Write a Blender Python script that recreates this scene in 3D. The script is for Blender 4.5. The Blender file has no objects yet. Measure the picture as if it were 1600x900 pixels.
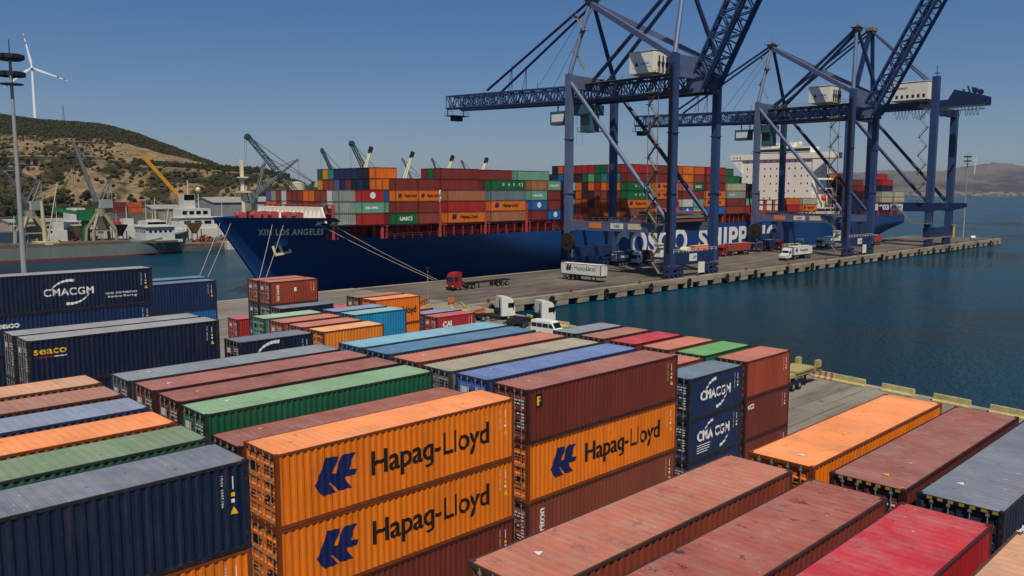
import bpy, bmesh, math, random
from mathutils import Vector, Matrix
from mathutils.bvhtree import BVHTree

D = bpy.data
scene = bpy.context.scene
COL = scene.collection
R = math.radians
random.seed(7)

# ---------------------------------------------------------------- camera, sky, sun, exposure
# world: x runs along the quay rows (away to the right), y across towards the ship, z up, quay surface z = 0
YAW = R(45.65)
CAM_Z = 20.2
cam_d = D.cameras.new('camera')
cam = D.objects.new('camera', cam_d)
COL.objects.link(cam)
cam.location = (0, 0, CAM_Z)
cam.rotation_euler = (R(90 - 6.57), 0, YAW - R(90))
cam_d.sensor_width = 36
cam_d.lens = 36 * 1293 / 1600
cam_d.clip_start = 0.5
cam_d.clip_end = 60000
scene.camera = cam

SUN_EL = 57
SUN_DIR = Vector((0.60, 0.80, 0)).normalized()          # horizontal direction the light travels
world = D.worlds.new('World')
scene.world = world
world.use_nodes = True
wn = world.node_tree
for n in list(wn.nodes):
    wn.nodes.remove(n)
sky = wn.nodes.new('ShaderNodeTexSky')
sky.sky_type = 'NISHITA'
sky.sun_disc = False
sky.sun_elevation = R(SUN_EL)
sky.sun_rotation = math.atan2(-SUN_DIR.x, -SUN_DIR.y)
sky.altitude = 0
sky.air_density = 1.0
sky.dust_density = 0.4
sky.ozone_density = 2.0
bg = wn.nodes.new('ShaderNodeBackground')
bg.inputs['Strength'].default_value = 0.104
wo = wn.nodes.new('ShaderNodeOutputWorld')
hs = wn.nodes.new('ShaderNodeHueSaturation')            # a deep, slightly polarised blue sky
hs.inputs['Saturation'].default_value = 1.38
tint = wn.nodes.new('ShaderNodeMix')
tint.data_type = 'RGBA'
tint.blend_type = 'MULTIPLY'
tint.inputs[0].default_value = 1.0
tint.inputs[7].default_value = (0.90, 0.95, 1.14, 1)
gm = wn.nodes.new('ShaderNodeGamma')
gm.inputs['Gamma'].default_value = 0.72
wn.links.new(sky.outputs[0], gm.inputs['Color'])
wn.links.new(gm.outputs[0], tint.inputs[6])
wn.links.new(tint.outputs[2], hs.inputs['Color'])
wn.links.new(hs.outputs[0], bg.inputs[0])
wn.links.new(bg.outputs[0], wo.inputs[0])
sun_d = D.lights.new('sun', 'SUN')
sun_d.energy = 5.0
sun_d.angle = R(0.5)
sun_d.color = (1.0, 0.915, 0.79)
sun = D.objects.new('sun', sun_d)
COL.objects.link(sun)
lv = Vector((SUN_DIR.x * math.cos(R(SUN_EL)), SUN_DIR.y * math.cos(R(SUN_EL)), -math.sin(R(SUN_EL))))
sun.rotation_euler = lv.to_track_quat('-Z', 'Y').to_euler()
scene.view_settings.view_transform = 'Standard'
scene.view_settings.look = 'None'
scene.view_settings.exposure = -0.2
scene.view_settings.gamma = 1.0
scene.cycles.max_bounces = 5
scene.cycles.diffuse_bounces = 2
scene.cycles.glossy_bounces = 2
scene.cycles.transmission_bounces = 2
scene.cycles.volume_bounces = 0
scene.cycles.use_denoising = True


# ---------------------------------------------------------------- helpers
def c2w(X, Y, z=0.0):
    """metres right of and ahead of the viewpoint -> world"""
    s, c = math.sin(YAW), math.cos(YAW)
    return Vector((X * s + Y * c, -(X * c - Y * s), z))


def lin(h):
    if isinstance(h, str):
        h = h.lstrip('#')
        v = [int(h[i:i + 2], 16) / 255 for i in (0, 2, 4)]
    else:
        v = h
    return tuple(((x / 12.92) if x <= 0.04045 else ((x + 0.055) / 1.055) ** 2.4) for x in v)


class MB:
    """collects shapes into one mesh; mi = material slot of what follows"""

    def __init__(s):
        s.v, s.f, s.m, s.mi = [], [], [], 0

    def add(s, vs, fs):
        o = len(s.v)
        s.v += [tuple(p) for p in vs]
        s.f += [tuple(i + o for i in f) for f in fs]
        s.m += [s.mi] * len(fs)
        return s

    def box(s, x0, x1, y0, y1, z0, z1):
        vs = [(x0, y0, z0), (x1, y0, z0), (x1, y1, z0), (x0, y1, z0), (x0, y0, z1), (x1, y0, z1), (x1, y1, z1), (x0, y1, z1)]
        return s.add(vs, [(0, 3, 2, 1), (4, 5, 6, 7), (0, 1, 5, 4), (1, 2, 6, 5), (2, 3, 7, 6), (3, 0, 4, 7)])

    def beam(s, p, q, w=0.3, h=None, up=(0, 0, 1)):
        h = w if h is None else h
        p, q = Vector(p), Vector(q)
        d = (q - p).normalized()
        a = d.cross(Vector(up))
        if a.length < 1e-3:
            a = d.cross(Vector((1, 0, 0)))
        a.normalize()
        b = a.cross(d).normalized()
        vs = []
        for c in (p, q):
            for sx, sy in ((-1, -1), (1, -1), (1, 1), (-1, 1)):
                vs.append(c + a * (sx * w / 2) + b * (sy * h / 2))
        return s.add(vs, [(0, 1, 2, 3), (7, 6, 5, 4), (0, 4, 5, 1), (1, 5, 6, 2), (2, 6, 7, 3), (3, 7, 4, 0)])

    def tube(s, p, q, r, r2=None, n=8, cap=True):
        r2 = r if r2 is None else r2
        p, q = Vector(p), Vector(q)
        d = (q - p).normalized()
        a = d.cross(Vector((0, 0, 1)))
        if a.length < 1e-3:
            a = Vector((1, 0, 0))
        a.normalize()
        b = a.cross(d)
        vs = []
        for c, rr in ((p, r), (q, r2)):
            for k in range(n):
                t = 2 * math.pi * k / n
                vs.append(c + a * (rr * math.cos(t)) + b * (rr * math.sin(t)))
        fs = [(k, (k + 1) % n, n + (k + 1) % n, n + k) for k in range(n)]
        if cap:
            fs += [tuple(range(n - 1, -1, -1)), tuple(range(n, 2 * n))]
        return s.add(vs, fs)

    def line(s, pts, r, n=5):
        for a, b in zip(pts, pts[1:]):
            s.tube(a, b, r, n=n, cap=False)
        return s

    def prism(s, poly, axis, a, b):
        """poly in the plane of the two other axes, extruded along axis from a to b"""
        n = len(poly)
        vs = []
        for t in (a, b):
            for (u, w) in poly:
                vs.append({'x': (t, u, w), 'y': (u, t, w), 'z': (u, w, t)}[axis])
        fs = [(k, (k + 1) % n, n + (k + 1) % n, n + k) for k in range(n)]
        fs += [tuple(range(n - 1, -1, -1)), tuple(range(n, 2 * n))]
        return s.add(vs, fs)

    def sphere(s, c, r, nu=8, nv=6, sz=1.0):
        vs, fs = [], []
        for j in range(1, nv):
            for i in range(nu):
                t, p = 2 * math.pi * i / nu, math.pi * j / nv
                vs.append((c[0] + r * math.sin(p) * math.cos(t), c[1] + r * math.sin(p) * math.sin(t), c[2] + r * sz * math.cos(p)))
        vs += [(c[0], c[1], c[2] + r * sz), (c[0], c[1], c[2] - r * sz)]
        T, B = len(vs) - 2, len(vs) - 1
        for j in range(nv - 2):
            for i in range(nu):
                fs.append((j * nu + i, (j + 1) * nu + i, (j + 1) * nu + (i + 1) % nu, j * nu + (i + 1) % nu))
        for i in range(nu):
            fs.append((T, i, (i + 1) % nu))
            fs.append((B, (nv - 2) * nu + (i + 1) % nu, (nv - 2) * nu + i))
        return s.add(vs, fs)

    def lattice(s, p, q, w, h, n, rc=0.16, rd=0.09, up=(0, 0, 1), taper=1.0):
        """four-chord truss from p to q"""
        p, q = Vector(p), Vector(q)
        d = (q - p).normalized()
        a = d.cross(Vector(up)).normalized()
        b = a.cross(d).normalized()

        def pt(i, sx, sy):
            t = i / n
            k = 1 + (taper - 1) * t
            return p.lerp(q, t) + a * (sx * w / 2 * k) + b * (sy * h / 2 * k)
        for sx, sy in ((-1, -1), (1, -1), (1, 1), (-1, 1)):
            s.beam(pt(0, sx, sy), pt(n, sx, sy), rc * 2)
        for i in range(n):
            for sx in (-1, 1):
                s.beam(pt(i, sx, -1 if i % 2 else 1), pt(i + 1, sx, 1 if i % 2 else -1), rd * 2)
                s.beam(pt(i + 1, sx, -1), pt(i + 1, sx, 1), rd * 1.6)
            for sy in (-1, 1):
                s.beam(pt(i, -1 if i % 2 else 1, sy), pt(i + 1, 1 if i % 2 else -1, sy), rd * 1.6)
                s.beam(pt(i, -1, sy), pt(i, 1, sy), rd * 1.6)
        return s

    def mesh(s, name, nslots=None):
        me = D.meshes.new(name)
        me.from_pydata(s.v, [], s.f)
        me.polygons.foreach_set('material_index', s.m)
        return me

    def build(s, name, mats, parent=None, smooth=False, bevel=0):
        me = s.mesh(name)
        if not isinstance(mats, (list, tuple)):
            mats = [mats]
        for m in mats:
            me.materials.append(m)
        if smooth:
            me.polygons.foreach_set('use_smooth', [True] * len(me.polygons))
        me.update()
        o = D.objects.new(name, me)
        COL.objects.link(o)
        if parent:
            o.parent = parent
        if bevel:
            bm = bmesh.new()
            bm.from_mesh(me)
            bmesh.ops.remove_doubles(bm, verts=bm.verts, dist=1e-4)
            bmesh.ops.bevel(bm, geom=[e for e in bm.edges if len(e.link_faces) == 2 and e.calc_face_angle(0) > 0.5], offset=bevel, segments=2, affect='EDGES', clamp_overlap=True)
            bm.to_mesh(me)
            bm.free()
        return o


def tag(o, label=None, cat=None, group=None, kind=None):
    if label:
        o['label'] = label
    if cat:
        o['category'] = cat
    if group:
        o['group'] = group
    if kind:
        o['kind'] = kind
    return o


def thing(name, label, cat, loc=(0, 0, 0), rz=0, group=None):
    o = D.objects.new(name, None)
    COL.objects.link(o)
    o.location = loc
    o.rotation_euler = (0, 0, rz)
    o.empty_display_size = 0.5
    return tag(o, label, cat, group)


def inst(name, me, parent, mats=(), loc=None):
    """object on shared mesh with its own materials"""
    o = D.objects.new(name, me)
    COL.objects.link(o)
    o.parent = parent
    if loc:
        o.location = loc
    for i, m in enumerate(mats):
        o.material_slots[i].link = 'OBJECT'
        o.material_slots[i].material = m
    return o


def copy_tree(o, parent=None):
    c = o.copy()
    COL.objects.link(c)
    c.parent = parent
    for ch in o.children:
        copy_tree(ch, c)
    return c


# ---------------------------------------------------------------- materials
MATS = {}


def newmat(name):
    m = D.materials.new(name)
    m.use_nodes = True
    nt = m.node_tree
    b = nt.nodes['Principled BSDF']
    return m, nt, b


def paint(name, col, rough=0.5, var=0.12, rust=0.0, grime=0.25, metal=0.0, scale=0.9, streak=False, spec=0.35, grimecol=(0.09, 0.075, 0.06), bump=0.0, stain=0.0, dust=0.0, runs=0.0, panels=0.0, spots=0.0):
    """weathered paint: broad tonal variation, grime patches, optional rust spots / dark stains / dust, all in object space"""
    key = (name,)
    if key in MATS:
        return MATS[key]
    m, nt, b = newmat(name)
    N, L = nt.nodes, nt.links
    col = lin(col) if isinstance(col, str) else col
    tc = N.new('ShaderNodeTexCoord')
    oi = N.new('ShaderNodeObjectInfo')
    mp = N.new('ShaderNodeMapping')
    mp.inputs['Scale'].default_value = (1.0, 0.7, 1) if streak == 'roof' else ((1, 1, 0.28) if streak else (1, 1, 1))
    L.new(tc.outputs['Object'], mp.inputs[0])
    mul = N.new('ShaderNodeMath')
    mul.operation = 'MULTIPLY'
    mul.inputs[1].default_value = 40
    L.new(oi.outputs['Random'], mul.inputs[0])

    def noise(sc, det=5, ro=0.6):
        n = N.new('ShaderNodeTexNoise')
        n.noise_dimensions = '4D'
        n.inputs['Scale'].default_value = sc
        n.inputs['Detail'].default_value = det
        n.inputs['Roughness'].default_value = ro
        L.new(mp.outputs[0], n.inputs['Vector'])
        L.new(mul.outputs[0], n.inputs['W'])
        return n

    def ramp(src, a, bb):
        r = N.new('ShaderNodeMapRange')
        r.inputs['From Min'].default_value = a
        r.inputs['From Max'].default_value = bb
        L.new(src, r.inputs[0])
        return r

    def mix(fac, c1, c2):
        x = N.new('ShaderNodeMix')
        x.data_type = 'RGBA'
        if isinstance(fac, float):
            x.inputs[0].default_value = fac
        else:
            L.new(fac, x.inputs[0])
        for i, c in ((6, c1), (7, c2)):
            if isinstance(c, tuple):
                x.inputs[i].default_value = (*c, 1)
            else:
                L.new(c, x.inputs[i])
        return x.outputs[2]
    n1 = noise(scale * 0.5, 4, 0.65)
    hi = tuple(min(1, c * (1 + var) + 0.01 * var) for c in col)
    lo = tuple(c * (1 - var) for c in col)
    c = mix(ramp(n1.outputs[0], 0.35, 0.65).outputs[0], lo, hi)
    if dust:
        n4 = noise(scale * 1.7, 6, 0.7)
        r4 = ramp(n4.outputs[0], 0.42, 0.66)
        r4.inputs['To Max'].default_value = dust
        c = mix(r4.outputs[0], c, (0.36, 0.31, 0.26))
    if panels:                                       # sheets replaced or faded one by one
        sep = N.new('ShaderNodeSeparateXYZ')
        L.new(tc.outputs['Object'], sep.inputs[0])
        fl = N.new('ShaderNodeMath')
        fl.operation = 'DIVIDE'
        fl.inputs[1].default_value = 1.17
        L.new(sep.outputs['X'], fl.inputs[0])
        f2 = N.new('ShaderNodeMath')
        f2.operation = 'FLOOR'
        L.new(fl.outputs[0], f2.inputs[0])
        f3 = N.new('ShaderNodeMath')
        L.new(f2.outputs[0], f3.inputs[0])
        L.new(mul.outputs[0], f3.inputs[1])
        wnz = N.new('ShaderNodeTexWhiteNoise')
        wnz.noise_dimensions = '1D'
        L.new(f3.outputs[0], wnz.inputs['W'])
        rp = ramp(wnz.outputs['Value'], 0.0, 1.0)
        rp.inputs['To Min'].default_value = 1 - panels
        rp.inputs['To Max'].default_value = 1 + panels
        vm = N.new('ShaderNodeVectorMath')
        vm.operation = 'SCALE'
        L.new(c, vm.inputs[0])
        L.new(rp.outputs[0], vm.inputs['Scale'])
        c = vm.outputs[0]
    if spots:                                        # droppings, chips, small repairs
        n6 = noise(scale * 7.0, 3, 0.5)
        r6 = ramp(n6.outputs[0], 0.685, 0.71)
        r6.inputs['To Max'].default_value = spots
        c = mix(r6.outputs[0], c, (0.5, 0.48, 0.43))
        n7 = noise(scale * 5.0, 4, 0.6)
        r7 = ramp(n7.outputs[0], 0.645, 0.675)
        r7.inputs['To Max'].default_value = spots * 0.8
        c = mix(r7.outputs[0], c, (0.045, 0.03, 0.024))
    if runs:                                         # rust and dirt washed down the side
        mp2 = N.new('ShaderNodeMapping')
        mp2.inputs['Scale'].default_value = (4.5, 4.5, 0.22)
        L.new(tc.outputs['Object'], mp2.inputs[0])
        n8 = N.new('ShaderNodeTexNoise')
        n8.noise_dimensions = '4D'
        n8.inputs['Scale'].default_value = 1.0
        n8.inputs['Detail'].default_value = 7
        n8.inputs['Roughness'].default_value = 0.7
        L.new(mp2.outputs[0], n8.inputs['Vector'])
        L.new(mul.outputs[0], n8.inputs['W'])
        r8 = ramp(n8.outputs[0], 0.54, 0.74)
        r8.inputs['To Max'].default_value = runs
        c = mix(r8.outputs[0], c, (0.10, 0.045, 0.025))
        r9 = ramp(n8.outputs[0], 0.44, 0.30)
        r9.inputs['To Max'].default_value = runs * 0.16
        c = mix(r9.outputs[0], c, (0.26, 0.23, 0.2))
    if grime:
        n2 = noise(scale * 2.3, 8, 0.72)
        r2 = ramp(n2.outputs[0], 0.5, 0.8)
        r2.inputs['To Max'].default_value = grime * 2
        c = mix(r2.outputs[0], c, grimecol)
    if stain:
        n5 = noise(scale * 1.3, 10, 0.85)
        r5 = ramp(n5.outputs[0], 0.56, 0.585)
        r5.inputs['To Max'].default_value = stain
        c = mix(r5.outputs[0], c, (0.05, 0.02, 0.018))
    if rust:
        n3 = noise(scale * 3.1, 10, 0.75)
        r3 = ramp(n3.outputs[0], 0.68 - rust * 0.12, 0.74 - rust * 0.1)
        r3.inputs['To Max'].default_value = 0.85
        c = mix(r3.outputs[0], c, (0.09, 0.035, 0.018))
    L.new(c, b.inputs['Base Color'])
    b.inputs['Roughness'].default_value = rough
    b.inputs['Metallic'].default_value = metal
    b.inputs['Specular IOR Level'].default_value = spec
    if bump:
        bn = N.new('ShaderNodeBump')
        bn.inputs['Strength'].default_value = bump
        bn.inputs['Distance'].default_value = 0.06
        L.new(noise(scale * 5, 6).outputs[0], bn.inputs['Height'])
        L.new(bn.outputs[0], b.inputs['Normal'])
    MATS[key] = m
    return m


def plain(name, col, rough=0.5, metal=0.0, emit=0.0, spec=0.4):
    key = (name,)
    if key in MATS:
        return MATS[key]
    m, nt, b = newmat(name)
    col = lin(col) if isinstance(col, str) else col
    n = nt.nodes.new('ShaderNodeTexNoise')
    n.inputs['Scale'].default_value = 3
    n.inputs['Detail'].default_value = 6
    tc = nt.nodes.new('ShaderNodeTexCoord')
    nt.links.new(tc.outputs['Object'], n.inputs['Vector'])
    x = nt.nodes.new('ShaderNodeMix')
    x.data_type = 'RGBA'
    x.inputs[6].default_value = (*[c * 0.82 for c in col], 1)
    x.inputs[7].default_value = (*[min(1, c * 1.12) for c in col], 1)
    nt.links.new(n.outputs[0], x.inputs[0])
    nt.links.new(x.outputs[2], b.inputs['Base Color'])
    b.inputs['Roughness'].default_value = rough
    b.inputs['Metallic'].default_value = metal
    b.inputs['Specular IOR Level'].default_value = spec
    MATS[key] = m
    return m


white_paint = plain('white_lettering', '#d8d8d2', 0.6)
black_paint = plain('black_lettering', '#14110f', 0.6)
navy_logo = plain('navy_logo_paint', '#0c1c52', 0.6)
yellow_paint = plain('yellow_sticker', '#d8a91c', 0.6)
galv = plain('galvanised_steel', '#a9a9a2', 0.45, 0.6)
dark_steel = plain('dark_steel', '#26262a', 0.6, 0.3)
rubber = plain('black_rubber', '#141414', 0.85)
glass_dark = plain('dark_glass', '#0c1218', 0.08, 0.0, spec=0.8)
# ---------------------------------------------------------------- container parts (meshes shared by every copy)
W = 2.438
# colour key: (side colour, faded roof colour, rail colour)
CC = {
    'orange': ('#d66f12', '#ea9258', '#b9561a'), 'orange_b': ('#d47826', '#e3a474', '#9a5426'), 'tanor': ('#b8794c', '#c4977a', '#8a5a3c'),
    'maroon': ('#672a22', '#97605a', '#582420'), 'wine': ('#622622', '#8c5750', '#4f2022'), 'brown': ('#763a2c', '#9c6f62', '#63392e'), 'rust': ('#8e3c28', '#b36e5e', '#70362a'),
    'navy': ('#0c2244', '#6f7b8c', '#1b2836'), 'navy2': ('#0f284c', '#5f7690', '#22303f'), 'navyd': ('#081c36', '#6a7488', '#1c2632'), 'seab': ('#0c1b34', '#8f949c', '#232c38'),
    'blue': ('#2457a8', '#5f7ab4', '#2c4a74'), 'blue2': ('#1a5a92', '#4d7ba4', '#25506f'), 'lblue': ('#2f7fae', '#78adc8', '#3a6f8a'), 'teal': ('#1a7cab', '#7fb3b9', '#2a6c86'), 'lav': ('#3c5280', '#7f8fae', '#3a4660'),
    'green': ('#17553b', '#7aa284', '#1f4a36'), 'green_b': ('#17663a', '#5fa061', '#1d5235'), 'mint': ('#4d8a72', '#9cb8a0', '#4e7460'), 'sage': ('#2c5a44', '#718a70', '#2d4c3c'),
    'grey': ('#7e8488', '#9aa2a8', '#63666a'), 'greyb': ('#6a6f70', '#a09a8c', '#5a564e'), 'slate': ('#3e4a5c', '#7c8896', '#3a4048'),
    'red': ('#9c1c26', '#b53340', '#80202a'), 'redb': ('#a02a2e', '#bf5860', '#7c2a2c'), 'salmon': ('#9c4a3a', '#bb7562', '#84483c'), 'white': ('#c6c8c2', '#cdcdc6', '#a8a8a2'), 'beige': ('#a9a48e', '#b4b09c', '#8a8676'),
    'stained': ('#7d3a2a', '#ae6c5a', '#6c4a34'), 'stained2': ('#74332a', '#99544a', '#64382c'),
}
CM = {}


def lin_s(h):
    h = h.lstrip('#')
    return [int(h[i:i + 2], 16) / 255 for i in (0, 2, 4)]


def cmats(k):
    if k not in CM:
        s, r, f = CC[k]
        st = {'stained': 0.35, 'stained2': 0.9}.get(k, 0)
        CM[k] = (paint(k + '_side_paint', s, 0.5, 0.13, rust=0.45, grime=0.14, streak=True, scale=1.3, grimecol=(0.08, 0.055, 0.04), runs=0.42, panels=0.035),
                 paint(k + '_roof_paint', lin(tuple(q * w for q, w in zip(lin_s(r), (1.03, 1.0, 0.94)))), 0.62, 0.1, rust=0.45, grime=0.2, scale=0.8, dust=0.3, stain=st, streak='roof', grimecol=(0.10, 0.075, 0.06), panels=0.07, spots=0.55),
                 paint(k + '_rail_paint', lin(tuple(0.62 * c for c in lin_s(f))), 0.65, 0.2, rust=1.2, grime=0.5, scale=2.0, grimecol=(0.045, 0.032, 0.024)),
                 paint(k + '_door_paint', s, 0.5, 0.14, rust=0.5, grime=0.25, scale=1.6, dust=0.2, runs=0.3))
    return CM[k]


CORR_P, CORR_D = 0.29, 0.046


def corr_break(L):
    """x positions and depth of the side corrugation, 0 = outer face"""
    x0, x1 = 0.17, L - 0.17
    n = int((x1 - x0) / CORR_P)
    p = (x1 - x0) / n
    pts = [(x0, 0.0)]
    for k in range(n):
        b = x0 + k * p
        pts += [(b + p * 0.28, 0.0), (b + p * 0.5, CORR_D), (b + p * 0.78, CORR_D), (b + p, 0.0)]
    return pts


def depth_at(pts, x):
    if x <= pts[0][0] or x >= pts[-1][0]:
        return 0.0
    for (a, da), (b, db) in zip(pts, pts[1:]):
        if a <= x <= b:
            return da + (db - da) * (x - a) / max(b - a, 1e-6)
    return 0.0


_cm = {}


def cmesh(L, H):
    """dict of part meshes for a container of length L, height H; origin at the corner x0, y front, bottom"""
    key = (L, H)
    if key in _cm:
        return _cm[key]
    out = {}
    zb, zt = 0.16, H - 0.10
    pts = corr_break(L)
    f = MB()                                       # frame: posts, castings, rails
    for x in (0, L - 0.16):
        for y in (0, W - 0.14):
            f.box(x, x + 0.16, y, y + 0.14, 0.118, H - 0.118)
    for x in (-0.006, L - 0.172):
        for y in (-0.006, W - 0.156):
            for z in (-0.001, H - 0.117):
                f.box(x, x + 0.178, y, y + 0.162, z, z + 0.118)
    for y in (0.0, W - 0.07):
        f.box(0.17, L - 0.17, y, y + 0.07, 0.005, zb)
        f.box(0.17, L - 0.17, y, y + 0.07, zt, H - 0.012)
    for x in (0.0, L - 0.10):
        f.box(x, x + 0.10, 0.15, W - 0.15, 0.005, 0.15)
        f.box(x, x + 0.10, 0.15, W - 0.15, H - 0.13, H - 0.012)
    f.box(0.1, L - 0.1, 0.08, W - 0.08, 0.10, 0.14)
    out['frame'] = f.mesh('frame')
    s = MB()                                       # corrugated side, outer face at y = 0.006
    vs, fs = [], []
    for x, d in pts:
        vs += [(x, 0.008 + d, zb), (x, 0.008 + d, zt)]
    for i in range(len(pts) - 1):
        fs.append((2 * i, 2 * i + 2, 2 * i + 3, 2 * i + 1))
    s.add(vs, fs)
    out['side_wall'] = s.mesh('side_wall')
    s2 = MB()
    s2.add([(x, W - y, z) for x, y, z in vs], [t[::-1] for t in fs])
    out['side_wall_b'] = s2.mesh('side_wall')
    r = MB()                                       # roof, shallow cross ribs
    vs, fs = [], []
    n = int((L - 0.3) / 0.31)
    p = (L - 0.3) / n
    xs = []
    for k in range(n):
        b = 0.15 + k * p
        xs += [(b, 0), (b + p * 0.4, 0), (b + p * 0.5, 0.014), (b + p * 0.9, 0.014)]
    xs.append((L - 0.15, 0))
    for x, d in xs:
        vs += [(x, 0.06, H - 0.018), (x, 0.2, H - 0.016 - d), (x, W - 0.2, H - 0.016 - d), (x, W - 0.06, H - 0.018)]
    for i in range(len(xs) - 1):
        for j in range(3):
            fs.append((4 * i + j, 4 * i + 4 + j, 4 * i + 5 + j, 4 * i + 1 + j))
    r.add(vs, fs)
    r.box(0.05, 0.42, 0.16, W - 0.16, H - 0.06, H - 0.008)
    r.box(L - 0.42, L - 0.05, 0.16, W - 0.16, H - 0.06, H - 0.008)
    out['roof'] = r.mesh('roof')
    for nm, ya, yb in (('door_a', 0.15, W / 2 - 0.006), ('door_b', W / 2 + 0.006, W - 0.15)):
        d = MB()                                   # door leaf with horizontal pressed panels
        z0, z1 = 0.17, H - 0.15
        k = 5
        hh = (z1 - z0) / k
        prof = []
        for i in range(k):
            zz = z0 + i * hh
            prof += [(0.045, zz), (0.045, zz + hh * 0.3), (0.085, zz + hh * 0.38), (0.085, zz + hh * 0.84), (0.045, zz + hh * 0.92)]
        prof.append((0.045, z1))
        vs = []
        for x, z in prof:
            vs += [(x, ya + 0.05, z), (x, yb - 0.05, z)]
        fs = [(2 * i, 2 * i + 2, 2 * i + 3, 2 * i + 1) for i in range(len(prof) - 1)]
        d.add(vs, fs)
        for a, b2 in ((ya, ya + 0.06), (yb - 0.06, yb)):
            d.box(0.035, 0.09, a, b2, z0, z1)
        out[nm] = d.mesh('door')
        for j, fr in enumerate((0.27, 0.72)):
            b = MB()
            y = ya + (yb - ya) * fr
            b.tube((0.0, y, 0.05), (0.0, y, H - 0.05), 0.021, n=6)
            for z in (0.2, 0.9, H * 0.6, H - 0.22):
                b.box(-0.025, 0.05, y - 0.05, y + 0.05, z, z + 0.07)
            b.box(-0.035, -0.01, y, y + 0.42 * (1 if j == 0 else -1), 1.02, 1.055) if False else b.box(-0.035, -0.01, min(y, y + 0.4 * (1 - 2 * j)), max(y, y + 0.4 * (1 - 2 * j)), 1.0, 1.05)
            out[nm + str(j)] = b.mesh('locking_bar')
    e = MB()                                       # far end wall, vertical corrugation
    vs, fs = [], []
    ys = []
    n = 8
    p = (W - 0.3) / n
    for k in range(n):
        b = 0.15 + k * p
        ys += [(b, 0), (b + p * 0.3, 0), (b + p * 0.5, 0.04), (b + p * 0.8, 0.04)]
    ys.append((W - 0.15, 0))
    for y, d in ys:
        vs += [(L - 0.03 - d, y, 0.15), (L - 0.03 - d, y, H - 0.13)]
    fs = [(2 * i, 2 * i + 2, 2 * i + 3, 2 * i + 1) for i in range(len(ys) - 1)]
    e.add(vs, fs)
    out['end_wall'] = e.mesh('end_wall')
    for k, me in out.items():
        me.materials.append(None)
    _cm[key] = out
    return out


# ---- writing and emblems, pressed onto the corrugation
def text_geo(txt, height, width=None, bold=0.0, shear=0.0, spacing=1.0, align='LEFT'):
    """-> (verts2d, faces) with the capitals `height` tall"""
    cu = D.curves.new('t', 'FONT')
    cu.body = txt
    cu.size = 1.0
    cu.offset = bold
    cu.shear = shear
    cu.space_character = spacing
    cu.resolution_u = 6
    cu.fill_mode = 'FRONT'
    o = D.objects.new('t', cu)
    COL.objects.link(o)
    dg = bpy.context.evaluated_depsgraph_get()
    me = D.meshes.new_from_object(o.evaluated_get(dg))
    v = [(p.co.x, p.co.y) for p in me.vertices]
    f = [tuple(q.vertices) for q in me.polygons]
    D.objects.remove(o)
    D.curves.remove(cu)
    D.meshes.remove(me)
    if not v:
        return v, f
    k = height / 0.70
    x0 = min(p[0] for p in v)
    v = [((p[0] - x0) * k, p[1] * k) for p in v]
    if width:
        w = max(p[0] for p in v)
        v = [(p[0] * width / w, p[1]) for p in v]
    return v, f


def poly_geo(*polys):
    v, f = [], []
    for p in polys:
        o = len(v)
        v += list(p)
        f.append(tuple(range(o, o + len(p))))
    return v, f


def crescent(cx, cz, r, a0, a1, w, n=14, sx=1.0):
    """tapering brush arc"""
    o, i = [], []
    for k in range(n + 1):
        t = k / n
        a = R(a0 + (a1 - a0) * t)
        ww = w * (0.12 + 0.88 * t ** 0.8)
        o.append((cx + (r + ww / 2) * math.cos(a) * sx, cz + (r + ww / 2) * math.sin(a)))
        i.append((cx + (r - ww / 2) * math.cos(a) * sx, cz + (r - ww / 2) * math.sin(a)))
    v = o + i
    f = [(k, k + 1, n + 2 + k, n + 1 + k) for k in range(n)]
    return v, f


def press(name, geo, x, z, mat, parent, L=12.19, corr=True, lift=0.004, y0=0.008):
    """lay a flat 2-D shape on a container side (y = 0 face), following the corrugation"""
    v, f = geo
    bm = bmesh.new()
    bv = [bm.verts.new((p[0] + x, 0, p[1] + z)) for p in v]
    for q in f:
        try:
            bm.faces.new([bv[i] for i in q])
        except ValueError:
            pass
    pts = corr_break(L)
    if corr:
        lo, hi = min(p[0] for p in v) + x, max(p[0] for p in v) + x
        for px, d in pts:
            if lo < px < hi:
                bmesh.ops.bisect_plane(bm, geom=bm.verts[:] + bm.edges[:] + bm.faces[:], plane_co=(px, 0, 0), plane_no=(1, 0, 0), dist=1e-5)
        for q in bm.verts:
            q.co.y = y0 + depth_at(pts, q.co.x) - lift
    else:
        for q in bm.verts:
            q.co.y = y0 - lift
    me = D.meshes.new(name)
    bm.normal_update()
    for q in bm.faces:
        if q.normal.y > 0:
            q.normal_flip()
    bm.to_mesh(me)
    bm.free()
    me.materials.append(mat)
    o = D.objects.new(name, me)
    COL.objects.link(o)
    o.parent = parent
    return o


HL = [(125, 610), (215, 430), (268, 250), (300, 208), (480, 180), (455, 270), (385, 440), (440, 435), (490, 285), (545, 160), (745, 122), (685, 235), (640, 375), (757, 365), (728, 455), (568, 490), (605, 560), (672, 645), (475, 692), (410, 620), (355, 565), (330, 575), (385, 640), (440, 710), (243, 762), (170, 690)]


def hl_logo_old():
    q = [((px - 125) / 632, -(py + 0.245 * (px - 125) - 640) / 1.0) for px, py in HL]
    z0, z1 = min(p[1] for p in q), max(p[1] for p in q)
    return [(a * 1.9, (b - z0) / (z1 - z0) * 1.62) for a, b in q]


_logo = {}


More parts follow.
